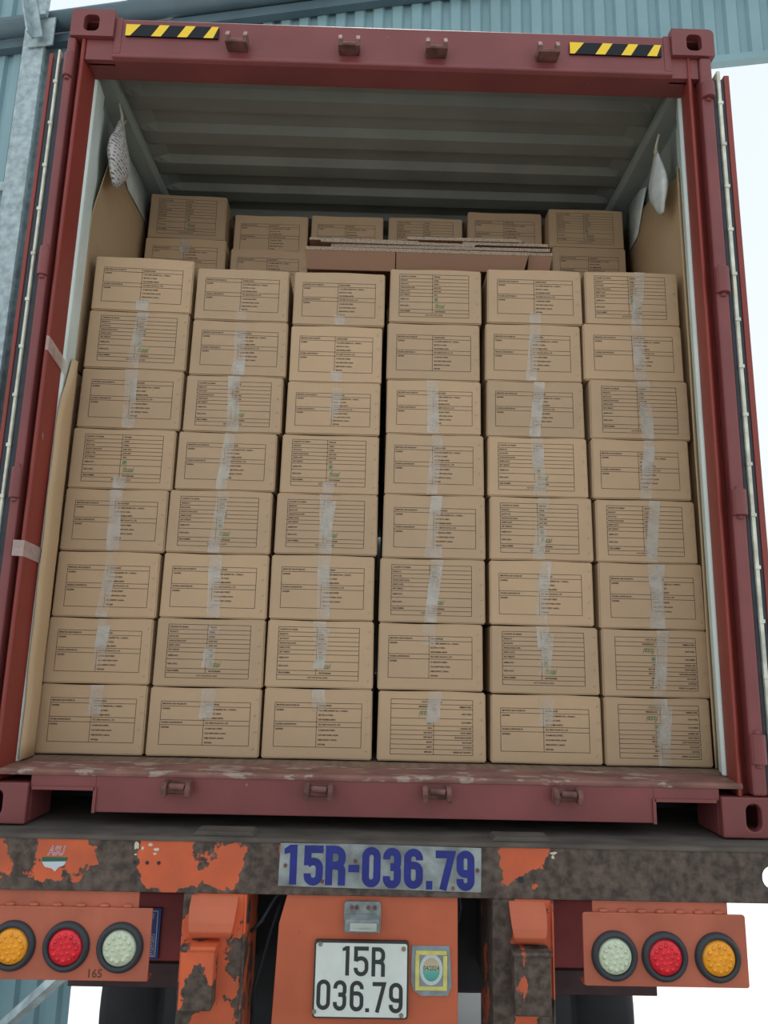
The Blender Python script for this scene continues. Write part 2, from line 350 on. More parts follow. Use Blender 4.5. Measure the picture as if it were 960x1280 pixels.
# shed wall: one plane running left-right and turned 10 degrees; container frame coordinates, k = distance scale
K = .53; C0 = Vector((-.02675, -2.316, .52676))
def wp(x, y, z): p = C0+K*(Vector((x, y, z))-C0); return Vector((p.x, p.y, p.z+ZB))
A0 = wp(-4.897, 5.455, 7.925); WD = Vector((math.cos(math.radians(10.31)), -math.sin(math.radians(10.31)), 0)); WN = Vector((WD.y, -WD.x, 0))  # WN points to the camera side
WN = Vector((-math.sin(math.radians(10.31)), -math.cos(math.radians(10.31)), 0))
def onwall(s, d, z): return Vector((A0.x, A0.y, 0))+WD*s+WN*d+Vector((0, 0, z))
def clad(name, s0, s1, z0, z1, pitch=.116, depth=.022):
    bm = B(); pr = []; s = s0
    while s < s1:
        for q, d in ((0, 0), (.30, 0), (.42, depth), (.86, depth), (.98, 0)):
            if s+q*pitch <= s1: pr.append((s+q*pitch, d))
        s += pitch
    a = [bm.verts.new(onwall(p, d, z0)) for p, d in pr]; c = [bm.verts.new(onwall(p, d, z1)) for p, d in pr]
    for i in range(len(a)-1): bm.faces.new((a[i], a[i+1], c[i+1], c[i]))
    return struct(obj(name, bm, m_clad, solid=.003))
zg = A0.z                                 # gutter height
zlint = wp(3.327, 3.959, 6.57).z
clad('wall_left', -2.0, 1.22, 0, zg-.02)
clad('wall_back', 1.22, 12, zlint, zg+.05)
clad('wall_upper_left', -2.0, .24, zg+.1, zg+1.6)
bm = B()                                   # flashing along the bottom edge of the cladding
vs, _ = box(bm, 1.22, 12, -.02, .03, zlint-.02, zlint+.02)
for v in vs: v.co = onwall(v.co.x, v.co.y, v.co.z)
struct(obj('trim_1', bm, m_clad))
# gutter pipe and rail under it
bm = B(); tube(bm, [onwall(-2, .10, zg+.015), onwall(12, .10, zg+.015)], .062, 16)
gu = tag(obj('rain_gutter', bm, m_gutter, smooth=True), 'dark blue-grey gutter pipe running along the shed wall above the container', 'gutter')
bm = B(); vs, _ = box(bm, -2, 12, .03, .08, zg-.115, zg-.055)
for v in vs: v.co = onwall(v.co.x, v.co.y, v.co.z)
tag(obj('wall_rail', bm, m_gutter), 'dark flat rail on the shed wall directly beneath the gutter pipe', 'rail')
# roof sheet with a wavy edge above the gutter
bm = B(); nx = 420; rows = []
for d, zz in ((.16, .12), (-.10, .16)):
    rows.append([bm.verts.new(onwall(.95+i*.022, d, zg+zz+.018*math.sin(i*.022/.165*2*math.pi))) for i in range(nx)])
for i in range(nx-1): bm.faces.new((rows[0][i], rows[0][i+1], rows[1][i+1], rows[1][i]))
tag(obj('roof_sheet', bm, m_gutter, solid=.004, smooth=True), 'corrugated roofing sheet with wavy edge seen against the white sky', 'roof')
# galvanised column, top post and brace
def wallbar(name, p0, p1, wd, dp, m=m_galv):
    """flat bar on the wall between (s, z) points"""
    bm = B(); d = Vector((p1[0]-p0[0], p1[1]-p0[1])).normalized(); nn = Vector((-d.y, d.x))*wd/2
    for (s, z) in (p0, p1):
        pass
    q = [(p0[0]-nn.x, p0[1]-nn.y), (p1[0]-nn.x, p1[1]-nn.y), (p1[0]+nn.x, p1[1]+nn.y), (p0[0]+nn.x, p0[1]+nn.y)]
    A = [bm.verts.new(onwall(s, dp[0], z)) for s, z in q]; C = [bm.verts.new(onwall(s, dp[1], z)) for s, z in q]
    bm.faces.new(A); bm.faces.new(C[::-1])
    for i in range(4): bm.faces.new((A[i], A[(i+1) % 4], C[(i+1) % 4], C[i]))
    return bm
sc = (Vector((wp(-4.2, 5.33, 0).x, wp(-4.2, 5.33, 0).y))-Vector((A0.x, A0.y))).length
colm = thing('steel_column', 'speckled galvanised steel column beside the left open container door', 'column', onwall(sc, .09, 0))
def pl(o, par): o.parent = par; o.matrix_parent_inverse = Matrix.Translation(par.location).inverted(); return o
pl(obj('flange', wallbar('f', (sc, 0), (sc, zg-.06), .15, (.13, .15)), m_galv, bevel=.003), colm)
pl(obj('web', wallbar('f', (sc, 0), (sc, zg-.06), .012, (.03, .13)), m_galv), colm)
pl(obj('rear_flange', wallbar('f', (sc, 0), (sc, zg-.06), .15, (.022, .032)), m_galv), colm)
pl(obj('cap_plate', wallbar('f', (sc+.06, zg-.22), (sc+.06, zg-.02), .17, (.155, .165)), m_galv), colm)
pl(obj('upper_post', wallbar('f', (sc+.03, zg-.02), (sc+.07, zg+1.2), .13, (.17, .2)), m_galv), colm)
bm = B()
for dd in ((.17, .18, 0), (.17, .23, -.035)):
    q = [(sc-.13, zg+.55), (sc+.07, zg-.20)]; ww = .035 if dd[2] == 0 else .006
    for (sA, zA), (sB, zB) in (((q[0][0]+dd[2], q[0][1]), (q[1][0]+dd[2], q[1][1])),):
        vv = []
        for s, z in ((sA-ww, zA), (sB-ww, zB), (sB+ww, zB), (sA+ww, zA)):
            vv.append((bm.verts.new(onwall(s, dd[0]+.03, z)), bm.verts.new(onwall(s, dd[1]+.03, z))))
        for i in range(4): bm.faces.new((vv[i][0], vv[(i+1) % 4][0], vv[(i+1) % 4][1], vv[i][1]))
        bm.faces.new([v[0] for v in vv]); bm.faces.new([v[1] for v in vv][::-1])
tag(obj('angle_brace', bm, m_galv), 'slanting galvanised angle brace bolted to the top of the steel column', 'brace')
zz = wp(-4.4, 5.36, 5.82).z
bm = B(); vs, _ = box(bm, -2, sc-.07, .02, .07, zz-.035, zz+.025)
for v in vs: v.co = onwall(v.co.x, v.co.y, v.co.z)
tag(obj('wall_girt', bm, [m_galv]), 'short horizontal steel girt meeting the galvanised column on the left', 'girt')
# leaning beam low on the left
bm = B(); tube(bm, [(-1.88, 1.25, .03), (-1.22, 1.20, .63)], .032, 4)
tag(obj('leaning_beam', bm, m_galv, bevel=.004), 'pale blue steel beam leaning at a slant below the left lamp board', 'beam')

# ============================================================ CONTAINER
ct = thing('shipping_container', 'dark red shipping container with open rear doors, packed with brown cartons', 'container', (0, 0, ZB))
HL = 12.19; HZ = 2.896
# corner castings
for sx_ in (-1, 1):
    for low in (0, 1):
        z0 = 0 if low else HZ-.118; z1 = z0+.118
        x0, x1 = (-1.219, -1.057) if sx_ < 0 else (1.057, 1.219)
        bm = B(); r = .022
        outer = [(x0, z0), (x1, z0), (x1, z1), (x0, z1)]
        if not low:   # rounded outer top corner
            cx = x0+r if sx_ < 0 else x1-r
            arc = [(cx+sx_*r*math.cos(a), z1-r+r*math.sin(a)) for a in [math.pi/2*i/6 for i in range(7)]]
            outer = [(x0, z0), (x1, z0), (x1, z1)]+arc[::-1] if sx_ < 0 else [(x0, z0), (x1, z0)]+arc+[(x0, z1)]
        cxm = (x0+x1)/2+(.004*sx_)
        hole = stadium(cxm+.012*sx_, (z0+z1)/2, .048, .080) if low else rrect(cxm-.029, cxm+.029, (z0+z1)/2-.038, (z0+z1)/2+.034, .020)
        holed(bm, outer, hole, -.012, .018)
        box(bm, x0, x0+.012, .018, .166, z0, z1-(.0 if low else .022)); box(bm, x1-.012, x1, .018, .166, z0, z1-(.0 if low else .004))
        box(bm, x0+.012, x1-.012, .018, .166, z0, z0+.02); box(bm, x0+.012, x1-.012, .018, .166, z1-.03, z1-.002); box(bm, x0+.012, x1-.012, .14, .166, z0+.02, z1-.03)
        obj('corner_casting', bm, m_red, ct, bevel=.004)
# corner posts (each side as seen), with groove and hinge bar
postL = [(-1.219, .045), (-1.195, .045), (-1.190, .035), (-1.176, .002), (-1.168, -.002), (-1.163, .004), (-1.157, .10), (-1.170, .16), (-1.219, .16)]
postR = [(1.212, .045), (1.160, .045), (1.150, .035), (1.126, .002), (1.119, -.002), (1.116, .004), (1.132, .10), (1.150, .16), (1.212, .16)]
for pts in (postL, postR):
    bm = B(); prism(bm, pts, 'z', .1185, HZ-.1185); obj('corner_post', bm, m_redpost, ct, bevel=.002)
KN = {-1: [(2.602, 2.70), (1.797, 1.905), (1.0, 1.104), (.22, .32)], 1: [(2.596, 2.66), (1.802, 1.90), (1.002, 1.09), (.215, .305)]}
for sx_ in (-1, 1):
    xa, xb = (-1.227, -1.197) if sx_ < 0 else (1.161, 1.206); xc = (xa+xb)/2; rr = (xb-xa)/2
    bm = B(); box(bm, xa, xb, -.006, .045, .12, 2.776); obj('hinge_bar', bm, m_red, ct, bevel=.008, seg=3)
    for (za, zb_) in KN[sx_]:
        bm = B(); tube(bm, [(xc, -.004, za), (xc, -.004, zb_)], rr+.003, 16)
        tube(bm, [(xc, -.004, za-.012), (xc, -.004, zb_+.012)], .011, 10)
        obj('hinge', bm, m_red, ct, bevel=.003)
# header: box beam with rolled lip
bm = B(); prism(bm, [(.004, 2.870), (.002, 2.715), (-.006, 2.708), (-.006, 2.696), (.010, 2.690), (.105, 2.690), (.105, 2.840), (.03, 2.872)], 'x', -1.057, 1.057)
box(bm, -1.16, 1.14, .022, .105, 2.6905, 2.775)
obj('header', bm, m_red, ct, bevel=.004)
for sx_ in (-1, 1):   # gussets under the top castings
    bm = B(); box(bm, *sorted((1.050*sx_, 1.16*sx_)), .006, .035, 2.6905, 2.7775); box(bm, *sorted((1.030*sx_, 1.0565*sx_)), .0, .03, 2.715, 2.872)
    obj('gusset', bm, m_red, ct, bevel=.002)
# sill: front channel with two pocket notches
bm = B()
prof = [(0, .146), (0, .036), (.02, .036), (.02, .146)]
for xa, xb, za in ((-.858, .852, .036), (-1.056, -.858, .104), (.852, 1.056, .104)):
    prism(bm, [(0, za), (.014, za), (.014, .143), (0, .143)], 'x', xa, xb)
obj('sill', bm, m_red, ct, bevel=.002)
for xa, xb in ((-1.05, -.858), (.852, 1.045)):
    bm = B(); box(bm, xa, xb, -.006, .0, .098, .108)
    xm = xb if xa < 0 else xa; box(bm, xm-.005, xm+.005, -.006, 0, .034, .108)
    box(bm, xa, xb, .014, .15, .104, .112); box(bm, (xb if xa < 0 else xa-.006), (xb+.006 if xa < 0 else xa), .014, .15, .036, .112)
    obj('pocket_rim', bm, m_red, ct, bevel=.001)
bm = B()                                   # tread of the sill, worn
prism(bm, [(-.004, .140), (-.006, .150), (.0, .157), (.10, .161), (.16, .161), (.16, .140)], 'x', -1.16, 1.13)
obj('sill_tread', bm, m_sillw, ct, bevel=.002)
bm = B(); box(bm, -1.17, 1.17, .16, HL-.1, .134, .162); obj('floor_panel', bm, m_ply, ct)
bm = B()
box(bm, -1.2, 1.2, .42, .43, .0, .134)  # extra plate added behind the pocket notches to keep them dark
for i in range(36): box(bm, -1.16, 1.16, .5+i*.32, .545+i*.32, .02, .134)
obj('beams_and_dark_plate', bm, m_darksteel, ct)
bm = B()
for s in (-1, 1): box(bm, s*1.219 if s < 0 else 1.17, -1.17 if s < 0 else 1.219, .166, HL-.166, .0, .158)
obj('bottom_rail', bm, m_red, ct)
# side walls, corrugated: inner skin grey, outer skin red
for s in (-1, 1):
    bm = B(); pr = []; y = .24
    while y < HL-.1:
        for q, d in ((0, 1.194), (.07, 1.194), (.138, 1.203), (.208, 1.203)): pr.append((y+q, d))
        y += .276
    for z in (.158, 2.80):
        pass
    for off, mi in ((0, 0), (.004, 1)):
        a = [bm.verts.new((s*(d+off), yy, .158)) for yy, d in pr]; c = [bm.verts.new((s*(d+off), yy, 2.80)) for yy, d in pr]
        for i in range(len(a)-1): bm.faces.new((a[i], a[i+1], c[i+1], c[i])).material_index = mi
    obj('side_wall', bm, [m_grey, m_red], ct)
    # white inner jamb just behind the post
    bm = B()
    if s < 0: prism(bm, [(-1.157, .102), (-1.150, .112), (-1.163, .215), (-1.190, .235), (-1.194, .30), (-1.204, .30), (-1.204, .24), (-1.20, .102)], 'z', .162, 2.71)
    else: prism(bm, [(1.128, .102), (1.122, .112), (1.164, .222), (1.189, .235), (1.194, .30), (1.204, .30), (1.204, .24), (1.20, .102)], 'z', .162, 2.71)
    obj('inner_jamb', bm, m_white, ct, bevel=.003)
    bm = B(); prism(bm, [(s*1.122, 2.735), (s*1.105, 2.745), (s*1.105, 2.77), (s*1.125, 2.79), (s*1.20, 2.86), (s*1.215, 2.86), (s*1.215, 2.735)], 'y', .10, HL-.1)
    obj('roof_rail', bm, [m_grey, m_red], ct, bevel=.003)
# end wall far inside
bm = B(); box(bm, -1.2, 1.2, HL-.06, HL-.02, .1, 2.85); obj('end_wall', bm, m_grey, ct)
# roof panel with pressed ribs across
bm = B(); ys = [.09]; zs = [0]; y = .115
while y < HL-.3:
    for q, h in ((0, 0), (.075, 0), (.100, 1), (.180, 1)): ys.append(y+q); zs.append(h)
    y += .209
xs = [-1.19, -1.13, -1.10, -1.05, 1.05, 1.10, 1.13, 1.19]; en = [0, 0, .45, 1, 1, .45, 0, 0]
g = [[bm.verts.new((x, yy, 2.815+.026*h*e)) for x, e in zip(xs, en)] for yy, h in zip(ys, zs)]
for i in range(len(g)-1):
    for j in range(len(xs)-1): bm.faces.new((g[i][j], g[i][j+1], g[i+1][j+1], g[i+1][j]))
o = obj('roof_panel', bm, [m_roofin], ct, solid=.003)
bm = B(); box(bm, -1.057, 1.057, .03, .14, 2.84, 2.868); obj('roof_cap', bm, m_red, ct)
# doors folded back along the sides
for s in (-1, 1):
    x = [1.227, 1.249, 1.257, 1.276, 1.289] if s < 0 else [1.209, 1.224, 1.236, 1.252, 1.272]
    bm = B(); box(bm, *sorted((s*x[0], s*x[4])), .05, 1.19, .12, 2.70)
    for z in (.4, 1.0, 1.6, 2.2): box(bm, *sorted((s*(x[4]+.0), s*(x[4]+.012))), .1, 1.1, z, z+.2)
    d = obj('door', bm, m_red, ct, bevel=.003)
    bm = B(); box(bm, *sorted((s*x[3], s*x[4])), .0, .06, .115, 2.705); obj('door_frame', bm, m_redpost, d, bevel=.002)
    bm = B(); box(bm, *sorted((s*x[0], s*(x[1]-.001))), .004, .06, .11, 2.69); box(bm, *sorted((s*(x[2]+.001), s*x[3])), .004, .06, .11, 2.69)
    if s > 0: pass
    obj('gasket', bm, m_rubber, d, bevel=.002)
    bm = B(); box(bm, *sorted((s*x[1], s*x[2])), -.004, .05, .12, 2.72)
    for k in range(14): zz = .3+k*.175; box(bm, *sorted((s*(x[1]-.003), s*(x[2]+.003))), -.008, .0, zz, zz+.012)
    obj('seal_strip', bm, m_rod, d, bevel=.001)
# lock-rod keepers
def keeper(x, z, top):
    bm = B(); w_ = .033 if top else .036
    box(bm, x-w_-.006, x+w_+.006, -.012, .002, z-.018, z+.020)
    for s in (-1, 1):
        prism(bm, [(-.006, z-.016), (-.05, z-.022), (-.054, z+.004), (-.040, z+.022 if not top else z+.034), (-.006, z+.024)], 'x', x+s*w_-.008, x+s*w_+.008)
    if top: box(bm, x-w_, x+w_, -.050, -.01, z-.020, z-.006)
    else: box(bm, x-w_, x+w_, -.030, -.006, z-.012, z+.014); tube(bm, [(x-.02, -.04, z+.01), (x+.025, -.042, z+.008)], .010, 8)
    return obj('lock_keeper', bm, m_rust, ct, bevel=.003)
for x in (-.588, -.168, .159, .579): keeper(x, 2.757, True)
for x in (-.604, -.177, .181, .578): keeper(x, .112, False)
# hazard tape
def hazard(x0, x1, z0, z1):
    bm = B(); box(bm, x0, x1, -.0045, .002, z0, z1); o = obj('hazard_tape', bm, m_black, ct)
    n_ = 4; p = (x1-x0)/3.55; wd = p*.47; sl = .030
    for i in range(n_):
        a = x0+p*i-.002; q = [(a-(.0 if i == 0 else sl*.0), z0), (a+wd-sl*.3-(.020 if i == 0 else 0), z0), (a+wd+sl*.7, z1), (a+sl, z1)]
        if i == 0: q = [(x0, z0), (x0+.018, z0), (x0+.055, z1), (x0, z1)]
        q = [(min(max(u, x0), x1), v) for u, v in q]
        bm = B(); f = [bm.verts.new((u, -.0052, v)) for u, v in q]; bm.faces.new(f); obj('yellow_stripe', bm, m_yellow, o)
hazard(-1.014, -.665, 2.79, 2.84); hazard(.668, 1.018, 2.775, 2.825)
# strips of packing tape stuck on the left post
for (pz, tilt, xo) in ((1.545, -.35, -1.163), (.835, -.1, -1.163)):
    bm = B(); a = [(-1.196, -.008), (-1.176, -.0045), (-1.162, -.003), (-1.1555, .06), (-1.151, .106), (-1.146, .12)] if pz < 1 else [(-1.170, -.006), (-1.1615, -.002), (-1.1555, .06), (-1.151, .106), (-1.146, .12)]
    r0 = [bm.verts.new((p[0], p[1], pz+.026+tilt*p[1])) for p in a]; r1 = [bm.verts.new((p[0], p[1], pz-.026+tilt*p[1])) for p in a]
    for i in range(len(a)-1): bm.faces.new((r0[i], r0[i+1], r1[i+1], r1[i]))
    obj('tape_strip', bm, m_tapeclear, ct)

# ============================================================ TRAILER
tr = thing('container_trailer', 'orange container trailer with flaking paint carrying the red container', 'trailer', (0, 0, ZB))
YF = -.10; ZT = -.005; ZL = -.155
bm = B()
holed(bm, [(-1.30, ZL), (1.235, ZL), (1.235, ZT-.004), (-1.30, ZT-.004)], stadium(1.150, -.085, .058, .062), YF, YF+.012)
obj('rear_beam', bm, m_peelbeam, tr, bevel=.003)
bm = B(); prism(bm, [(YF-.004, ZT-.012), (YF-.004, ZT-.003), (YF+.004, ZT), (.75, ZT), (.75, ZT-.012)], 'x', -1.31, 1.24); obj('beam_top', bm, m_deck, tr, bevel=.002)
bm = B(); box(bm, -1.30, 1.12, YF+.012, .28, ZL, ZL+.012); box(bm, -1.3, 1.1, .27, .282, ZL, ZT-.012); obj('beam_underside', bm, m_deck, tr)
for x0, x1, h in ((-.525, -.365, .012), (.35, .505, .012)):
    bm = B(); prism(bm, [(x0-.012, ZT), (x1+.012, ZT), (x1, ZT+h), (x0, ZT+h)], 'y', -.085, -.012); obj('beam_pad', bm, m_deck, tr, bevel=.002)
# long chassis rails
for x in (-.46, .42):
    bm = B(); box(bm, x-.06, x+.06, .282, 12.4, -.50, -.014); obj('chassis_rail', bm, m_darksteel, tr)
# legs below the beam
for (x0, x1, side) in ((-.545, -.366, -1), (.337, .508, 1)):
    bm = B()
    box(bm, x0, x1, YF+.004, YF+.016, -.80, ZL); box(bm, x0, x0+.012, YF+.016, .14, -.80, ZL); box(bm, x1-.012, x1, YF+.016, .14, -.80, ZL)
    xf = x1 if side < 0 else x1; box(bm, xf-.004, xf+.002, YF-.004, YF+.01, -.80, ZL)
    leg = obj('bumper_leg', bm, m_peelleg, tr, bevel=.003)
    a, c = (x0+.022, x1-.022) if side < 0 else (x0+.045, x1-.020)
    a2, c2 = a+.016, c-.016
    bm = B(); q0 = []; 
    prof = [(YF+.004, -.160), (YF-.018, -.185), (YF-.034, -.220), (YF-.038, -.243), (YF-.030, -.258), (YF+.004, -.266)]
    for i, (yy, zz) in enumerate(prof):
        t_ = i/(len(prof)-1); t_ = max(0, t_*1.4-.4)
        q0.append((bm.verts.new((a+(a2-a)*t_, yy, zz)), bm.verts.new((c+(c2-c)*t_, yy, zz))))
    for i in range(len(q0)-1): bm.faces.new((q0[i][0], q0[i][1], q0[i+1][1], q0[i+1][0]))
    bm.faces.new([v[0] for v in q0]); bm.faces.new([v[1] for v in q0][::-1])
    obj('hook_cover', bm, m_orange, leg, bevel=.003)
    bx0, bx1 = (-.528, -.437) if side < 0 else (.386, .487)
    bm = B(); box(bm, bx0, bx1, YF-.055, YF+.004, -.432, -.278); box(bm, bx0-.004, bx1+.004, YF-.060, YF+.004, -.284, -.272)
    obj('hook_box', bm, m_peelbox, leg, bevel=.004)
# center panel with plates
bm = B(); prism(bm, [(-.25, -.150), (.238, -.150), (.240, -.62), (-.285, -.62), (-.272, -.235)], 'y', YF+.012, YF+.024)
prism(bm, [(-.25, -.150), (.238, -.150), (.238, -.170), (-.256, -.170)], 'y', YF+.024, YF+.09)
box(bm, .230, .240, YF+.024, YF+.08, -.62, -.17); obj('center_panel', bm, m_orange, tr, bevel=.003)
# number strip on the beam
px = lambda u: -.278+(u-65)/(895-65)*.581
pz = lambda v: -.013-(v-70)/(268-70)*.121
bm = B(); prism(bm, [(px(65), pz(262)), (px(895), pz(275)), (px(897), pz(80)), (px(68), pz(68))], 'y', YF-.004, YF-.0005)
ns = obj('number_strip', bm, m_alu, tr, bevel=.001)
bm = B()
for ch, a, c, z0, z1 in (('1', 86, 139, 254, 80), ('5', 168, 246, 257, 82), ('R', 256, 338, 254, 82), ('-', 350, 395, 196, 164), ('0', 406, 482, 260, 84), ('3', 492, 566, 263, 86), ('6', 578, 656, 263, 88), ('.', 669, 695, 265, 228), ('7', 708, 788, 266, 94), ('9', 794, 868, 268, 92)):
    glyph(bm, ch, px(a), px(c), pz(z0), pz(z1), .0205, YF-.0048)
obj('blue_numerals', bm, m_bluepaint, ns)
bm = B()
bm.free()
for u, v in ((92, 172), (245, 238), (378, 147), (780, 258), (880, 178)):
    bm = B(); tube(bm, [(px(u), YF-.0075, pz(v)), (px(u), YF-.003, pz(v))], .0055, 10); obj('rivet', bm, m_rust, ns)
# licence plate
qx = lambda u: -.164+(u-210)/(595-210)*.262
qz = lambda v: -.272-(v-483)/(803-483)*.192
yp = YF-.004
bm = B(); prism(bm, rrect(qx(206), qx(596), qz(806), qz(480), .008), 'y', yp, YF+.012); lp = obj('licence_plate', bm, m_char, tr, bevel=.001)
bm = B(); prism(bm, rrect(qx(213), qx(589), qz(798), qz(488), .006), 'y', yp-.0012, yp); obj('plate_face', bm, m_plate, lp)
bm = B(); yc = yp-.0020
for ch, a, c, z0, z1 in (('1', 322, 351, 625, 500), ('5', 370, 430, 627, 501), ('R', 443, 498, 627, 503), ('0', 221, 277, 770, 643), ('3', 289, 343, 772, 645), ('6', 357, 413, 774, 646), ('.', 421, 437, 776, 760), ('7', 449, 504, 777, 650), ('9', 517, 573, 779, 652)):
    glyph(bm, ch, qx(a), qx(c), qz(z0), qz(z1), .0105, yc)
obj('plate_characters', bm, m_char, lp)
bm = B()
bm.free(); m_brass = mat('brass_screws', (.28, .25, .18), .4, metal=.5)
for u, v in ((230, 493), (574, 508), (214, 777), (568, 787)):
    bm = B(); tube(bm, [(qx(u), yp-.004, qz(v)), (qx(u), yp, qz(v))], .006, 12); obj('screw', bm, m_brass, lp)
# plate lamp
lx0, lx1, lz0, lz1 = -.087, .018, -.250, -.168
bm = B(); prism(bm, rrect(lx0, lx1, lz0, lz1, .010), 'y', YF-.004, YF+.012); prism(bm, [(YF-.004, lz1-.030), (YF-.030, lz1-.040), (YF-.034, lz0+.012), (YF-.004, lz0+.002)], 'x', lx0+.004, lx1-.004)
pl_ = obj('plate_lamp', bm, mat('grimy_grey_lamp_case', (.20, .23, .23), .5, var=.3, vscale=40), tr, bevel=.003)
bm = B(); box(bm, lx0+.018, lx1-.012, YF-.0365, YF-.031, lz0+.016, lz1-.046); obj('lamp_lens', bm, mat('dusty_lamp_lens', (.40, .44, .40), .3, var=.25, vscale=60, stretch=(.3, 1, 3)), pl_, bevel=.001)
bm = B()
bm.free()
for u in (lx0+.022, lx0+.036, lx1-.036, lx1-.018):
    bm = B(); tube(bm, [(u, YF-.008, lz1-.014), (u, YF-.003, lz1-.014)], .0055, 10); obj('lamp_screw', bm, m_rust, pl_)
# inspection sticker
sx0, sx1, sz0, sz1 = .122, .200, -.392, -.288
sc_ = lambda u, v: (.106+(u-30)/(560-30)*.112, -.283-(v-95)/(770-95)*.128)
bm = B(); o_ = [sc_(*p) for p in ((40, 100), (540, 95), (560, 320), (575, 640), (520, 765), (170, 770), (70, 700), (30, 560), (35, 300))]
prism(bm, [(a, c) for a, c in o_], 'y', YF+.008, YF+.012); st = obj('inspection_sticker', bm, m_seal, tr)
bm = B()
for (u0, v0, u1, v1) in ((95, 160, 505, 215), (90, 640, 510, 692), (88, 215, 140, 640), (458, 225, 512, 640)):
    a, c = sc_(u0, v0); d_, e_ = sc_(u1, v1); box(bm, a, d_, YF+.0055, YF+.008, e_, c)
obj('yellow_frame', bm, m_yel2, st)
def ell(bm, cu, cv, ru, rv, y, ru2=None, rv2=None, lo=-1, hi=1):
    n_ = 36; vo = []; vi = []
    for i in range(n_):
        a = 2*math.pi*i/n_; x, z = sc_(cu+ru*math.cos(a), cv+rv*math.sin(a)); vo.append(bm.verts.new((x, y, z)))
        if ru2: x, z = sc_(cu+ru2*math.cos(a), cv+rv2*math.sin(a)); vi.append(bm.verts.new((x, y, z)))
    if ru2:
        for i in range(n_): bm.faces.new((vo[i], vo[(i+1) % n_], vi[(i+1) % n_], vi[i]))
    else: bm.faces.new(vo)
bm = B(); ell(bm, 300, 415, 155, 212, YF+.0068, 115, 158); obj('oval_ring', bm, m_tag, st)
bm = B(); ell(bm, 300, 415, 118, 160, YF+.0072)
ms = bpy.data.materials.new('sticker_print'); ms.use_nodes = True; n = ms.node_tree; b = n.nodes['Principled BSDF']
t = n.nodes.new('ShaderNodeTexCoord'); sp = n.nodes.new('ShaderNodeSeparateXYZ'); n.links.new(t.outputs['Object'], sp.inputs[0])
mr = n.nodes.new('ShaderNodeMapRange'); mr.inputs[1].default_value = -.375; mr.inputs[2].default_value = -.315; n.links.new(sp.outputs['Z'], mr.inputs[0])
rp = n.nodes.new('ShaderNodeValToRGB'); e = rp.color_ramp.elements; e[0].color = (.05, .30, .25, 1); e[1].color = (.50, .36, .25, 1); q = e.new(.45); q.color = (.12, .42, .35, 1); q = e.new(.55); q.color = (.48, .50, .33, 1)
n.links.new(mr.outputs[0], rp.inputs[0]); n.links.new(rp.outputs[0], b.inputs['Base Color'])
obj('sticker_oval', bm, ms, st)
bm = B(); x, z = sc_(300, 425); text(bm, '04/2024', x, z, .0175, YF+.0066, .78, 'CENTER', 0); obj('sticker_date', bm, m_char, st)
# lamp boards and lamps
def lamp(parent, x, z, m, name_m):
    bm = B(); prof = [(.066, .010), (.065, -.004), (.060, -.012), (.052, -.014), (.048, -.008), (.047, .004)]; n_ = 40; rings = []
    for r_, yy in prof: rings.append([bm.verts.new((x+r_*math.cos(2*math.pi*i/n_), YF+yy, z+r_*math.sin(2*math.pi*i/n_))) for i in range(n_)])
    for a, c in zip(rings, rings[1:]):
        for i in range(n_): bm.faces.new((a[i], a[(i+1) % n_], c[(i+1) % n_], c[i]))
    bm.faces.new(rings[0])
    ring = obj('tail_lamp', bm, m_ring, parent, smooth=True)
    bm = B(); rl = []
    for r_, yy in ((.0475, -.004), (.044, -.011), (.030, -.014), (.012, -.0155)): rl.append([bm.verts.new((x+r_*math.cos(2*math.pi*i/n_), YF+yy, z+r_*math.sin(2*math.pi*i/n_))) for i in range(n_)])
    for a, c in zip(rl, rl[1:]):
        for i in range(n_): bm.faces.new((a[i], a[(i+1) % n_], c[(i+1) % n_], c[i]))
    bm.faces.new(rl[-1])
    pts = [(0, 0)]+[(.0155*math.cos(math.radians(60*i+10)), .0155*math.sin(math.radians(60*i+10))) for i in range(6)]+[(.032*math.cos(math.radians(30*i)), .032*math.sin(math.radians(30*i))) for i in range(12)]
    for (u, v) in pts:
        mt = Matrix.Translation((x+u, YF-.0135, z+v))@Matrix.Diagonal((1, .55, 1, 1)); bmesh.ops.create_icosphere(bm, subdivisions=1, radius=.0070, matrix=mt)
    obj('lens', bm, m, ring, smooth=True)['label'] = name_m
for (s, xs_, z, bd, stp) in ((-1, (-1.013, -.862, -.712), -.298, (-1.13, -.629, -.385, -.197), (-1.13, -.672)), (1, (.975, .824, .681), -.297, (.594, 1.062, -.376, -.186), (.625, 1.016))):
    bm = B(); pts = rrect(bd[0], bd[1], bd[2], bd[3], .008 if s > 0 else .003)
    prism(bm, pts, 'y', YF+.002, YF+.008); box(bm, bd[0], bd[1], YF+.008, YF+.05, bd[2], bd[2]+.005)
    lb = obj('lamp_board', bm, m_board, tr, bevel=.002)
    bm = B(); box(bm, stp[0], stp[1], YF+.010, YF+.016, bd[3]-.004, ZL); 
    for k in range(7): u = stp[0]+.03+(stp[1]-stp[0]-.06)*k/6; bmesh.ops.create_icosphere(bm, subdivisions=2, radius=.008, matrix=Matrix.Translation((u, YF+.006, bd[3]+.004))@Matrix.Diagonal((1.8, .7, .7, 1)))
    obj('board_hanger', bm, m_board, lb, bevel=.001)
    for x, m_, nm in zip(xs_, (m_lensA, m_lensR, m_lensC), ('amber lens', 'red lens', 'clear greenish white lens')): lamp(tr, x, z, m_, nm)
    if s < 0:
        bm = B(); text(bm, '165', -.800, -.376, .030, YF+.0015, 1.0, 'LEFT', .0008); obj('stencilled_mark', bm, mat('faded_black_stencil', (.13, .055, .035), .7), lb)
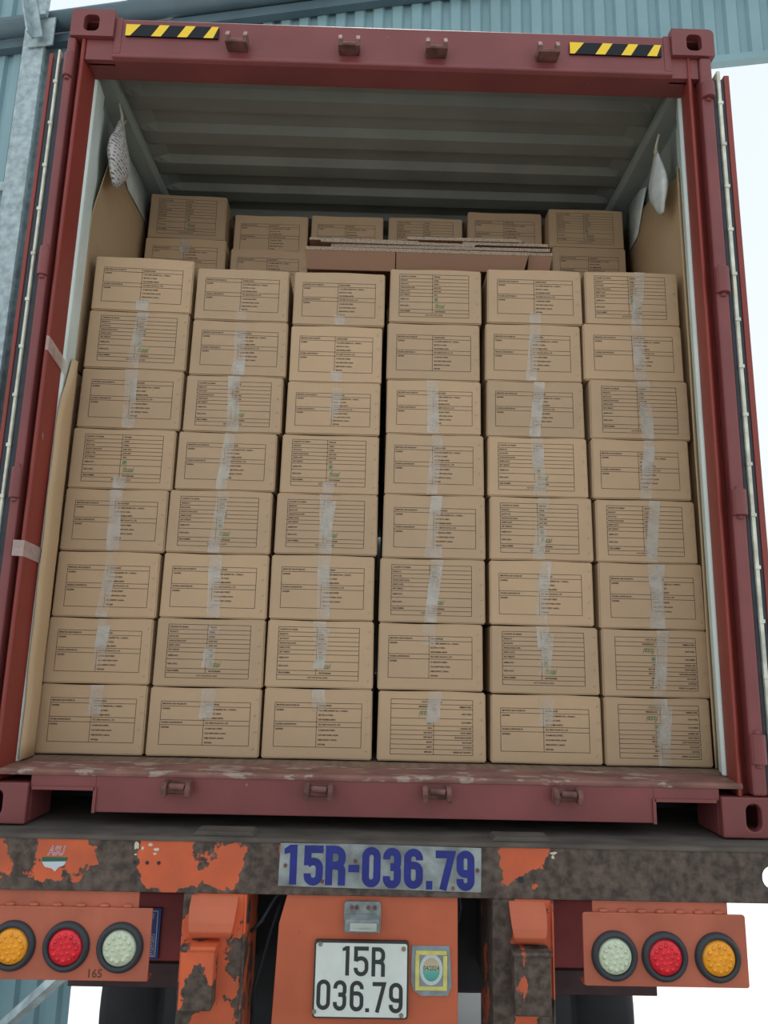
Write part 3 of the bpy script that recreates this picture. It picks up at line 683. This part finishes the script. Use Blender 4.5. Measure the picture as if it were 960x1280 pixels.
# torn sticker and paint flakes on the beam
bm = B(); prism(bm, [(-.955, -.078), (-.885, -.076), (-.882, -.066), (-.955, -.066)], 'y', YF-.0012, YF-.0002); o = obj('torn_sticker', bm, mat('sticker_green', (.01, .12, .07), .5), tr)
bm = B(); prism(bm, [(-.955, -.0785), (-.885, -.0765), (-.892, -.088), (-.905, -.092), (-.915, -.104), (-.925, -.096), (-.945, -.092)], 'y', YF-.0012, YF-.0002)
obj('sticker_white', bm, m_signw, o)
bm = B(); text(bm, 'ASU', -.940, -.060, .034, YF-.0008, .72, 'LEFT', .0012, .25); obj('sticker_outline', bm, m_signw, o)
bm = B(); text(bm, 'ASU', -.940, -.060, .034, YF-.0012, .72, 'LEFT', -.0004, .25); obj('sticker_letters', bm, mat('sticker_red', (.42, .03, .05), .5), o)
m_flake = mat('old_white_paint', (.62, .55, .42), .7)
for (cx, cz, w_, h_) in ((-.690, -.030, .011, .014), (-.672, -.038, .006, .007), (-.650, -.028, .008, .006), (-.630, -.040, .012, .005), (-.636, -.052, .008, .004), (-.690, -.055, .005, .003), (.515, -.030, .012, .005), (.512, -.040, .006, .008)):
    bm = B(); k = 9; v = [bm.verts.new((cx+w_*random.uniform(.5, 1.1)*math.cos(2*math.pi*i/k), YF-.0006, cz+h_*random.uniform(.5, 1.1)*math.sin(2*math.pi*i/k))) for i in range(k)]; bm.faces.new(v); obj('paint_flake', bm, m_flake, tr)
for cx, cz, rr in ((-.69, -.076, .005), (-.655, -.076, .005), (-.622, -.076, .005), (.418, -.103, .009)):
    bm = B(); tube(bm, [(cx, YF-.002, cz), (cx, YF, cz)], rr, 10); obj('bolt', bm, m_darksteel, tr)
# dark red cross member, blue sign, wheels, axle, cables
bm = B(); box(bm, -1.05, 1.0, .45, .47, -.545, -.33); box(bm, -1.05, 1.0, .45, .53, -.335, -.325); obj('cross_member', bm, m_darkred, tr, bevel=.004)
bm = B(); box(bm, -1.05, 1.0, .44, .52, -.625, -.548); obj('lower_cross_bar', bm, mat('grimy_cross_bar', (.06, .03, .032), .7, var=.3, vscale=12), tr, bevel=.004)
bm = B(); box(bm, -.93, -.745, .441, .449, -.535, -.372); sg = obj('blue_sign', bm, m_sign, tr, bevel=.001)
bm = B()
def frame(bm, x0, x1, z0, z1, t_, y):
    for a in ((x0, x1, z0, z0+t_), (x0, x1, z1-t_, z1), (x0, x0+t_, z0, z1), (x1-t_, x1, z0, z1)): box(bm, a[0], a[1], y-.0004, y, a[2], a[3])
frame(bm, -.92, -.755, -.527, -.380, .0025, .4405)
for k in range(3):
    zt = -.455-k*.024; frame(bm, -.915, -.762, zt-.022, zt, .0015, .4405)
    text(bm, 'KG', -.785, zt-.017, .016, .4400, .8, 'LEFT', .0004); text(bm, '00', -.805, zt-.017, .016, .4400, .8, 'LEFT', .0004)
text(bm, 'XE', -.79, -.405, .022, .4400, .8, 'LEFT', .0004)
obj('sign_print', bm, m_signw, sg)
for x in (-1.075, .575):
    bm = B(); n_ = 48; wd = .49; R_ = .50; yc_ = 1.32; zc_ = -ZB+R_; rings = []
    prof = [(0, .26), (0, .44), (.02, .485), (.05, .50), (.215, .50), (.235, .47), (.255, .47), (.275, .50), (.44, .50), (.47, .485), (.49, .44), (.49, .26)]
    for u, r_ in prof: rings.append([bm.verts.new((x+u, yc_+r_*math.cos(2*math.pi*i/n_), zc_+r_*math.sin(2*math.pi*i/n_))) for i in range(n_)])
    for a, c in zip(rings, rings[1:]):
        for i in range(n_): bm.faces.new((a[i], a[(i+1) % n_], c[(i+1) % n_], c[i]))
    wh = obj('wheel', bm, m_tyre, tr, smooth=True)
    bm = B(); tube(bm, [(x+.03, yc_, zc_), (x+.46, yc_, zc_)], .27, 32); obj('rim', bm, m_darksteel, wh)
bm = B(); tube(bm, [(-.58, 1.32, -ZB+.5), (.57, 1.32, -ZB+.5)], .07, 16); obj('axle', bm, m_darksteel, tr)
bm = B(); box(bm, -.56, .54, .40, .42, -.60, -.02); box(bm, -.56, -.2, .40, .42, -.95, -.60); obj('gap_shade_sheet', bm, m_darksteel, tr)  # dark sheets added behind the panel gaps, standing in for deep shade
for pts in ([(-.27, .0, -.16), (-.30, .0, -.20), (-.33, -.02, -.25), (-.36, -.02, -.28)], [(-.27, .05, -.17), (-.31, .05, -.30), (-.325, .04, -.36), (-.35, .05, -.45), (-.355, .05, -.6)], [(.25, .03, -.16), (.262, .03, -.22), (.255, .03, -.26)]):
    bm = B(); tube(bm, pts, .0055, 8); obj('cable', bm, m_rubber, tr, smooth=True)

# ============================================================ CARTONS
CW, CH, CD = .38, .232, .46
def body_mesh(seed):
    rnd = random.Random(seed); bm = B(); nx_, nz_, ny_ = 10, 8, 6
    bmesh.ops.create_cube(bm, size=1, matrix=Matrix.Translation((0, .5, .5)))
    bmesh.ops.scale(bm, vec=(CW, CD, CH), verts=bm.verts)
    bmesh.ops.subdivide_edges(bm, edges=[e for e in bm.edges if abs(e.verts[0].co.x-e.verts[1].co.x) > .1], cuts=8, use_grid_fill=True)
    bmesh.ops.bevel(bm, geom=[e for e in bm.edges if len(e.link_faces) == 2 and e.link_faces[0].normal.dot(e.link_faces[1].normal) < .5], offset=.0045, segments=2, affect='EDGES')
    ph = [rnd.uniform(0, 6) for _ in range(4)]
    for v in bm.verts:
        x, y, z = v.co
        v.co.z += .0016*math.sin(x*19+ph[0])*(1 if z > .1 else -.4)-(.0016 if z > .1 else 0)
        if abs(x) > .17: v.co.x += -.002*math.copysign(1, x)*(1+math.sin(z*13+ph[1]+x))*.5
        if y > .4: v.co.z += .001*math.sin(x*23+ph[2])
    bmesh.ops.recalc_face_normals(bm, faces=bm.faces)
    me = bpy.data.meshes.new('carton_body'); bm.to_mesh(me); bm.free(); me.materials.append(m_card)
    for p in me.polygons: p.use_smooth = False
    return me
bodies = [body_mesh(i) for i in range(4)]
YL = -.0006
fx = lambda u: (u-.5)*CW
fz = lambda v: (.5-v)*CH                 # label meshes are centred on the face
def hl(bm, u0, u1, v, t_=.0015): box(bm, fx(u0), fx(u1), YL-.0001, YL, fz(v)-t_/2, fz(v)+t_/2)
def vl(bm, u, v0, v1, t_=.0015): box(bm, fx(u)-t_/2, fx(u)+t_/2, YL-.0001, YL, fz(v1), fz(v0))
def tmesh(bm, name, m):
    me = bpy.data.meshes.new(name); bm.to_mesh(me); bm.free(); me.materials.append(m); return me
TS = .0074
bm = B()
for v in (.205, .275, .475, .545, .83): hl(bm, .10, .895, v)
for u in (.10, .895): vl(bm, u, .205, .83)
vl(bm, .485, .205, .83)
def T(bm, s, u, v, sx=.84): text(bm, s, fx(u), fz(v)-TS*.35, TS, YL-.0001, sx, 'LEFT', .00022)
T(bm, 'IMPORTED AND PACKED BY:', .112, .24); T(bm, 'ADDRESS:', .112, .31); T(bm, 'PACKED & EXPORTED BY:', .112, .51); T(bm, 'ADDRESS:', .112, .58)
for s, v in (('SANGAR SPICES', .24), ('C-42, APMC MARKET NO. 1, PHASE II,', .312), ('SECTOR 19, VASHI,', .375), ('NAVI MUMBAI-400703', .44), ('VILC GMAT M & M CO., LTD', .51), ('12 NAM NGU STREET,', .59), ('CUA NAM WARD, HOAN', .658), ('KIEM DISTRICT, HANOI,', .726), ('VIETNAM', .792)): T(bm, s, .50, v)
labelA = tmesh(bm, 'address_label', m_blk)
bm = B(); LV = [.10, .175, .24, .31, .375, .44, .505, .61, .745, .81, .88]
for v in LV: hl(bm, .115, .87, v)
for u in (.115, .87): vl(bm, u, .10, .88)
vl(bm, .475, .10, .81)
for i, (a, c) in enumerate((('COUNTRY OF ORIGIN:', 'VIETNAM'), ('PRODUCT:', 'CASSIA'), ('BATCH NO:', '07/2023'), ('PRODUCTION DATE:', 'JUNE, 2023'), ('EXPIRY DATE:', 'JUNE, 2025'), ('NET WEIGHT:', '10KG'), ('GREEN DOT:', None), ('FSSAI LOGO:', None), ('FSSAI NUMBER:', '10017022006686'))):
    v = (LV[i]+LV[i+1])/2; T(bm, a, .127, v)
    if c: T(bm, c, .49 if i < 8 else .50, v)
text(bm, 'NOT FOR RETAIL SALES', fx(.4925), fz(.845)-TS*.35, TS, YL-.0001, .9, 'CENTER', .00012)
labelB = tmesh(bm, 'origin_label', m_blk)
bm = B(); cx, cz = fx(.515), fz(.557)
for a in ((cx-.0065, cx+.0065, cz+.0055, cz+.0068), (cx-.0065, cx+.0065, cz-.0068, cz-.0055), (cx-.0068, cx-.0055, cz-.0068, cz+.0068), (cx+.0055, cx+.0068, cz-.0068, cz+.0068)): box(bm, a[0], a[1], YL-.0003, YL-.0001, a[2], a[3])
bm.faces.new([bm.verts.new((cx+.0040*math.cos(i*.524), YL-.0003, cz+.0040*math.sin(i*.524))) for i in range(12)])
greendot = tmesh(bm, 'green_dot', m_green)
bm = B(); text(bm, 'fssai', fx(.50), fz(.715), .0290, YL-.0002, .82, 'LEFT', .0003, .35)
fssai = tmesh(bm, 'food_safety_logo', mat('logo_ink', (.10, .19, .07), .8))
# tapes: normalised strips (x centre 0, z 0..1 downwards from the top), kept in front of the print
def tape_mesh(v0, v1, skew, wd=.046, seed=0):
    rnd = random.Random(seed); bm = B(); k = 7; a = []
    for i in range(k):
        v = v0+(v1-v0)*i/(k-1); sk = skew*(v-.5)*CH
        e0, e1 = rnd.uniform(-.0012, .0012), rnd.uniform(-.0012, .0012)
        a.append((bm.verts.new((-wd/2+sk+e0, YL-.0012-rnd.random()*.0006, fz(v))), bm.verts.new((wd/2+sk+e1, YL-.0012-rnd.random()*.0006, fz(v)))))
    for i in range(k-1): bm.faces.new((a[i][0], a[i][1], a[i+1][1], a[i+1][0]))
    return tmesh(bm, 'packing_tape', m_tape)
tp = {'full': [tape_mesh(.012, .988, .03, .046, 1), tape_mesh(.012, .988, -.10, .043, 2)], 'top': [tape_mesh(.012, .33, .05, .046, 3), tape_mesh(.012, .45, -.08, .046, 4)],
      'bot': [tape_mesh(.80, .988, 0, .046, 5)], 'mid': [tape_mesh(.12, .72, -.12, .04, 6)]}
bm = B(); tube(bm, [(-.0016, YL-.0004, -.005), (.0004, YL-.0022, 0), (.0012, YL-.0004, .005)], .0007, 5); staple = tmesh(bm, 'staple', m_staple)

ORD = ['topmost', 'second', 'third', 'fourth', 'fifth', 'sixth', 'seventh', 'bottom']
COLN = ['leftmost', 'second', 'third', 'fourth', 'fifth', 'rightmost']
def add(parent, name, me, loc=(0, 0, 0), rot=None, sc=None):
    o = bpy.data.objects.new(name, me); COL.objects.link(o); o.parent = parent; o.location = loc
    if rot: o.rotation_euler = rot
    if sc: o.scale = sc
    return o
def carton(x0, x1, y, z0, z1, kind, tapes, label, group, yaw=0, staples=True, depth=CD, tx=0):
    w_, h_ = x1-x0, z1-z0
    r = thing('carton', label, 'carton', ((x0+x1)/2, y, z0+ZB), group, (0, 0, yaw))
    sc = (w_/CW, depth/CD, h_/CH)
    add(r, 'carton_body', random.choice(bodies), sc=sc)
    mid = (0, 0, h_/2); s3 = (w_/CW, 1, h_/CH); flip = 'f' in kind; rt_ = (0, math.pi, 0) if flip else (0, 0, 0)
    jx = random.uniform(-.004, .004); jz = random.uniform(-.003, .003); mid = (jx, 0, h_/2+jz)
    if kind[0] == 'A': add(r, 'address_label', labelA, mid, rt_, s3)
    else:
        add(r, 'origin_label', labelB, mid, rt_, s3)
        add(r, 'green_dot', greendot, mid, rt_, s3); add(r, 'food_safety_logo', fssai, mid, rt_, s3)
    for t_ in tapes:
        add(r, 'packing_tape', random.choice(tp[t_]), (tx+random.uniform(-.004, .006), 0, h_/2), None, s3)
    if staples:
        for k in range(4):
            add(r, 'staple', staple, (w_*.455+random.uniform(-.003, .003), 0, h_*(.13+.24*k)), (0, random.uniform(-.2, .9), 0))
    return r
FRONT = {
 1: ([2.046, 1.813, 1.573, 1.333, 1.099, 0.867, 0.629, 0.4, 0.1655], [(-1.155, -0.768), (-1.158, -0.769), (-1.159, -0.771), (-1.166, -0.78), (-1.167, -0.788), (-1.168, -0.797), (-1.172, -0.801), (-1.172, -0.8)]),
 2: ([2.008, 1.785, 1.557, 1.329, 1.104, 0.868, 0.635, 0.397, 0.1655], [(-0.753, -0.388), (-0.755, -0.383), (-0.761, -0.389), (-0.772, -0.401), (-0.785, -0.405), (-0.787, -0.405), (-0.79, -0.404), (-0.793, -0.404)]),
 3: ([2.006, 1.776, 1.54, 1.33, 1.1, 0.873, 0.637, 0.402, 0.1655], [(-0.371, -0.009), (-0.373, -0.015), (-0.375, -0.017), (-0.385, -0.017), (-0.392, -0.016), (-0.399, -0.023), (-0.399, -0.019), (-0.398, -0.018)]),
 4: ([2.03, 1.797, 1.561, 1.342, 1.106, 0.868, 0.636, 0.402, 0.1655], [(0.007, 0.372), (0.001, 0.365), (0.004, 0.367), (0.004, 0.377), (0.001, 0.38), (-0.007, 0.378), (-0.006, 0.368), (-0.002, 0.376)]),
 5: ([2.043, 1.807, 1.567, 1.341, 1.109, 0.871, 0.636, 0.398, 0.1655], [(0.393, 0.771), (0.384, 0.76), (0.387, 0.762), (0.389, 0.767), (0.394, 0.777), (0.391, 0.768), (0.391, 0.778), (0.39, 0.779)]),
 6: ([2.048, 1.815, 1.58, 1.342, 1.109, 0.871, 0.632, 0.396, 0.1655], [(0.783, 1.158), (0.766, 1.157), (0.782, 1.164), (0.78, 1.151), (0.787, 1.161), (0.786, 1.17), (0.787, 1.17), (0.786, 1.161)]),
}
KIND = {1: 'A B A B A A A A', 2: 'A A B A B A B A', 3: 'A A A B B A B A', 4: 'B A A A A B A Bf', 5: 'A A A B B A B A', 6: 'B A B A B A Bf Bf'}
TAPE = {1: ['bot', 'full', 'full', 'bot', 'full', 'full', 'top mid', 'top'], 2: ['bot', 'bot full', 'full', 'full', 'full', 'full', 'mid', 'top'],
        3: ['bot', 'bot', 'mid', 'bot', 'full mid', 'full', 'top mid', 'top'], 4: ['', '', 'bot full', 'full', 'full bot', 'mid full', 'top', 'top'],
        5: ['bot', 'full', 'full', 'full bot', 'full', 'full', 'top mid', 'top'], 6: ['full', 'full bot', 'full', 'full mid', 'full', 'full full', 'full mid', 'full mid']}
YR = [.285, .28, .275, .27, .265, .26, .255, .25]
for c in range(1, 7):
    zs_, xs_ = FRONT[c]; kd = KIND[c].split()
    for r in range(8):
        yw = 0
        if c == 1: yw = math.radians((2.6, 2.0, 1.2, .8, .5, 0, .4, 0)[r])
        elif c == 2: yw = math.radians((1.0, .8, .4, .6, .5, .2, .0, .0)[r])
        else: yw = math.radians(random.uniform(-.3, .2))
        x0, x1 = xs_[r]
        txt = 'origin table' if kd[r][0] == 'B' else 'address panel'
        if 'f' in kd[r]: txt = 'inverted origin table'
        lab = 'brown carton with %s, %s in %s column of front stack' % (txt, ORD[r]+(' from top' if 0 < r < 7 else ''), COLN[c-1])
        carton(x0+.001, x1-.001, YR[r]+random.uniform(-.004, .004), zs_[r+1]+.0014, zs_[r]-.0006, kd[r], TAPE[c][r].split(), lab, 'cartons in the front stack', yw, tx=(.02 if c == 6 else .0))
# second stack further in
UP = [(-1.148, -.782, .80, 2.447, 2.684, 'B'), (-.752, -.392, .86, 2.40, 2.628, 'A'), (-.376, -.022, .86, 2.405, 2.637, 'A'), (.003, .367, .86, 2.41, 2.641, 'B'), (.392, .760, .86, 2.45, 2.682, 'A'), (.779, 1.142, .80, 2.463, 2.672, 'B')]
LO = [(-1.150, -.768, .785, 2.205, 2.4445, 'A'), (-.742, -.378, .785, 2.165, 2.398, 'A'), (-.372, -.012, .80, 2.17, 2.403, 'A'), (.004, .372, .80, 2.17, 2.408, 'A'), (.388, .765, .80, 2.215, 2.448, 'A'), (.790, 1.142, .785, 2.225, 2.459, 'A')]
for i, (x0, x1, y, z0, z1, k) in enumerate(UP):
    carton(x0, x1, y, z0+.001, z1, k, [], 'brown carton with %s on top of the rear stack, %s of six from left' % ('origin table' if k == 'B' else 'address panel', ['first', 'second', 'third', 'fourth', 'fifth', 'last'][i]), 'cartons on top of the rear stack', math.radians(2.0 if i == 0 else .2), depth=.44)
for i, (x0, x1, y, z0, z1, k) in enumerate(LO):
    carton(x0, x1, y, z0+.001, z1, k, ['top'] if i == 0 else [], 'brown carton under the %s top carton of the rear stack, half hidden' % (['first', 'second', 'third', 'fourth', 'fifth', 'last'][i]), 'half hidden cartons of the rear stack', math.radians(1.2 if i < 2 else 0), depth=.44)
    # the cartons that carry it, hidden behind the front stack
HID = True
if HID:
    for i, (x0, x1, y, z0, z1, k) in enumerate(LO):
        n_ = 9; hh = (z0-.165)/n_
        for j in range(n_):
            o = thing('carton', 'plain brown carton hidden low in the rear stack behind the front cartons', 'carton', ((x0+x1)/2, y, .165+j*hh+ZB), 'hidden cartons of the rear stack')
            add(o, 'carton_body', bodies[j % 4], sc=((x1-x0)/CW, .44/CD, (hh-.001)/CH))

# ============================================================ FLATTENED CARTONS on the front stack
def flatsheet(x0, x1, y0, y1, z, th, label, flaps=None, notch=None, roundr=False, rotz=0.):
    r = thing('flattened_carton', label, 'flattened carton', ((x0+x1)/2, y0, z+ZB), 'flattened cartons stacked on the front cartons', (0, 0, rotz))
    cx = (x0+x1)/2; a, c = x0-cx, x1-cx; D = y1-y0
    pts = [(a, 0), (c, 0), (c, D), (a, D)]
    if notch: pts = [(a, notch[1]), (a+notch[0], notch[1]), (a+notch[0]+.006, 0), (c, 0), (c, D), (a, D)]
    if roundr: pts = [(a, 0), (c-.03, 0), (c-.008, .012), (c, .045), (c, D), (a, D)]
    bm = B(); prism(bm, pts, 'z', 0, th*.46); prism(bm, [(p[0]+.002, p[1]+.001) for p in pts], 'z', th*.54, th)
    prism(bm, [(a+.002, .008), (c-.002, .008), (c-.002, D-.01), (a+.002, D-.01)] if not notch else [(a+.01, notch[1]+.01), (c-.002, notch[1]+.01), (c-.002, D-.01), (a+.01, D-.01)], 'z', th*.46, th*.54)
    bmesh.ops.recalc_face_normals(bm, faces=bm.faces)
    for f in bm.faces:
        if abs(f.normal.z) < .5: f.material_index = 1
    obj('folded_board', bm, [m_flat, m_edge], r)
    for fl in (flaps or []):
        f0, f1, zl, yo, sl, sr = fl; bm = B()
        f0 -= cx; f1 -= cx
        q = [(f0, 0), (f1, 0), (f1+sr, zl), (f0+sl, zl)]
        A = [bm.verts.new((x, .001 if k < 2 else yo, zz_+.001)) for k, (x, zz_) in enumerate(q)]; C_ = [bm.verts.new((x, (.001 if k < 2 else yo)+.005, zz_+.001)) for k, (x, zz_) in enumerate(q)]
        bm.faces.new(A); bm.faces.new(C_[::-1])
        for k in range(4): bm.faces.new((A[k], A[(k+1) % 4], C_[(k+1) % 4], C_[k]))
        obj('flap', bm, m_flat, r, bevel=.001)
    return r
Z0 = 2.112
flatsheet(-.335, .565, .300, .74, Z0, .0145, 'flattened brown carton at the bottom of the pile with two hanging flaps', flaps=[(-.335, .028, -.070, .03, .008, 0), (.032, .565, -.060, .03, 0, -.016)])
flatsheet(-.30, .668, .322, .75, Z0+.0150, .0135, 'flattened carton whose single flap hangs down at the right end of the pile', flaps=[(.570, .668, -.074, .03, 0, -.012)])
flatsheet(-.325, .655, .320, .75, Z0+.0295, .0135, 'flattened carton with a notched left corner, third up in the pile', notch=(.085, .08), rotz=-.008)
flatsheet(-.275, .35, .316, .74, Z0+.044, .0125, 'short flattened carton in the left middle of the pile', rotz=.01)
flatsheet(.30, .650, .326, .75, Z0+.0575, .0125, 'narrow flattened carton at the right side, second from the top of the pile')
flatsheet(-.322, .12, .325, .74, Z0+.0575, .011, 'narrow flattened carton lying on the upper left of the pile', rotz=.012)
flatsheet(.075, .555, .322, .74, Z0+.0715, .0135, 'topmost flattened carton with a rounded right corner on the pile', roundr=True, rotz=-.006)

# ============================================================ LINERS, FILM, BAGS
def sheet(name, rows, label, cat, m, th=.004, group=None, loc=None):
    """rows: lists of points, same length"""
    bm = B(); g = [[bm.verts.new(p) for p in r] for r in rows]
    for i in range(len(g)-1):
        for j in range(len(g[0])-1): bm.faces.new((g[i][j], g[i][j+1], g[i+1][j+1], g[i+1][j]))
    o = obj(name, bm, m, solid=th, smooth=True); o.location = (0, 0, ZB); tag(o, label, cat, group); return o
# left lower liner: runs from the floor, front edge lapped over the white jamb and up to the post
rows = []
for i in range(26):
    z = .168+i*(1.56-.168)/25; t_ = i/25
    wob = .003*math.sin(z*9)+.003*math.sin(z*23)
    f = .092+.006*math.sin(z*5) if t_ < .86 else .092+(t_-.86)/.14*.065
    rows.append([(-1.146+wob*.5, f, z), (-1.141+wob*.5, f+.035, z), (-1.147+wob*.5, .20, z), (-1.160, .234, z), (-1.182, .2445, z), (-1.189, .275, z), (-1.1895, .72, z)])
sheet('cardboard_liner', rows, 'pale cardboard liner sheet curling over the left jamb beside the front stack', 'cardboard sheet', m_liner, .003)
rows = []
for i in range(14):
    z = 1.575+i*(2.57-1.575)/13
    ytop = .215 if z < 2.2 else .215+(z-2.2)*.35
    yb = .98
    rows.append([(-1.166, ytop+.01, z), (-1.186+.002*math.sin(z*7), ytop+.05, z), (-1.188, ytop+(yb-ytop)*.4, z+(.03 if i == 13 else 0)), (-1.187, ytop+(yb-ytop)*.7, z+(.05 if i == 13 else 0)), (-1.188, yb, z+(.08 if i == 13 else 0))])
sheet('cardboard_liner', rows, 'brown cardboard liner on the left wall above the front stack, behind the hanging bag', 'cardboard sheet', m_liner, .003)
rows = []
for i in range(26):
    z = .168+i*(2.48-.168)/25
    rows.append([(1.153+.001*math.sin(z*8), .222, z), (1.176, .2435, z), (1.187, .275, z), (1.188, .40, z+(.04 if i == 25 else 0)), (1.188, .60, z+(.10 if i == 25 else 0)), (1.188, .97, z+(.16 if i == 25 else 0))])
sheet('cardboard_liner', rows, 'brown cardboard liner on the right container wall beside the rightmost column', 'cardboard sheet', m_liner, .003)
# white film pieces holding the liners
sheet('plastic_film', [[(-1.184, .42, 2.70), (-1.184, .60, 2.715), (-1.184, .90, 2.725)], [(-1.180, .46, 2.62), (-1.176, .62, 2.62), (-1.182, .92, 2.68)], [(-1.182, .60, 2.56), (-1.180, .72, 2.56), (-1.182, .92, 2.56)]], 'crumpled white plastic film taped to the left wall above the cardboard', 'plastic film', m_film, .001)
sheet('plastic_film', [[(1.184, .60, 2.66), (1.184, .68, 2.70), (1.184, .86, 2.725)], [(1.180, .64, 2.60), (1.176, .68, 2.60), (1.182, .86, 2.64)], [(1.182, .70, 2.53), (1.180, .72, 2.49), (1.182, .84, 2.48)]], 'crumpled white plastic film taped to the right wall above the cardboard', 'plastic film', m_film, .001)
def bag(name, top, L_, wd, th, label, m, s, yaw, tilt):
    r = thing(name, label, 'desiccant bag', (top[0], top[1], top[2]-L_+ZB), None, (0, tilt, yaw))
    bm = B(); n_ = 20; seg = 20; rings = []
    for i in range(n_+1):
        t_ = i/n_                       # 0 at the top
        wv = wd/2*(min(1, .28+1.6*t_)*(1 if t_ < .6 else max(.03, (1-t_)/.4)**.62))
        tv = th/2*(min(1, .25+1.9*t_)*(1 if t_ < .6 else max(.06, (1-t_)/.4)**.7))
        z = L_*(1-t_)
        rings.append([bm.verts.new((tv*math.cos(a)*(1+.10*math.sin(5*a+t_*9)), wv*math.sin(a)+.012*math.sin(t_*3.1), z+.004*math.sin(3*a+t_*20))) for a in [2*math.pi*k/seg for k in range(seg)]])
    for a, c in zip(rings, rings[1:]):
        for k in range(seg): bm.faces.new((a[k], a[(k+1) % seg], c[(k+1) % seg], c[k]))
    bm.faces.new(rings[0]); bm.faces.new(rings[-1])
    obj('bag_body', bm, m, r, smooth=True)
    bm = B(); tube(bm, [(0, 0, L_-.005), (-.004*s, -.02, L_+.03), (.0, -.05, L_+.062)], [.010, .006, .004], 8)
    tube(bm, [(0, 0, L_), (.006, .03, L_+.05)], [.008, .003], 8)
    obj('tie', bm, mat(name+'_tie', (.50, .47, .36), .6), r, smooth=True)
bag('desiccant_bag', (-1.130, .315, 2.665), .285, .19, .06, 'white printed desiccant bag hanging from the top of the left wall', m_stripe, -1, 0, .02)
bag('desiccant_bag', (1.125, .315, 2.60), .27, .15, .05, 'plain white desiccant bag hanging from the top of the right wall', m_film, 1, 0, -.05)
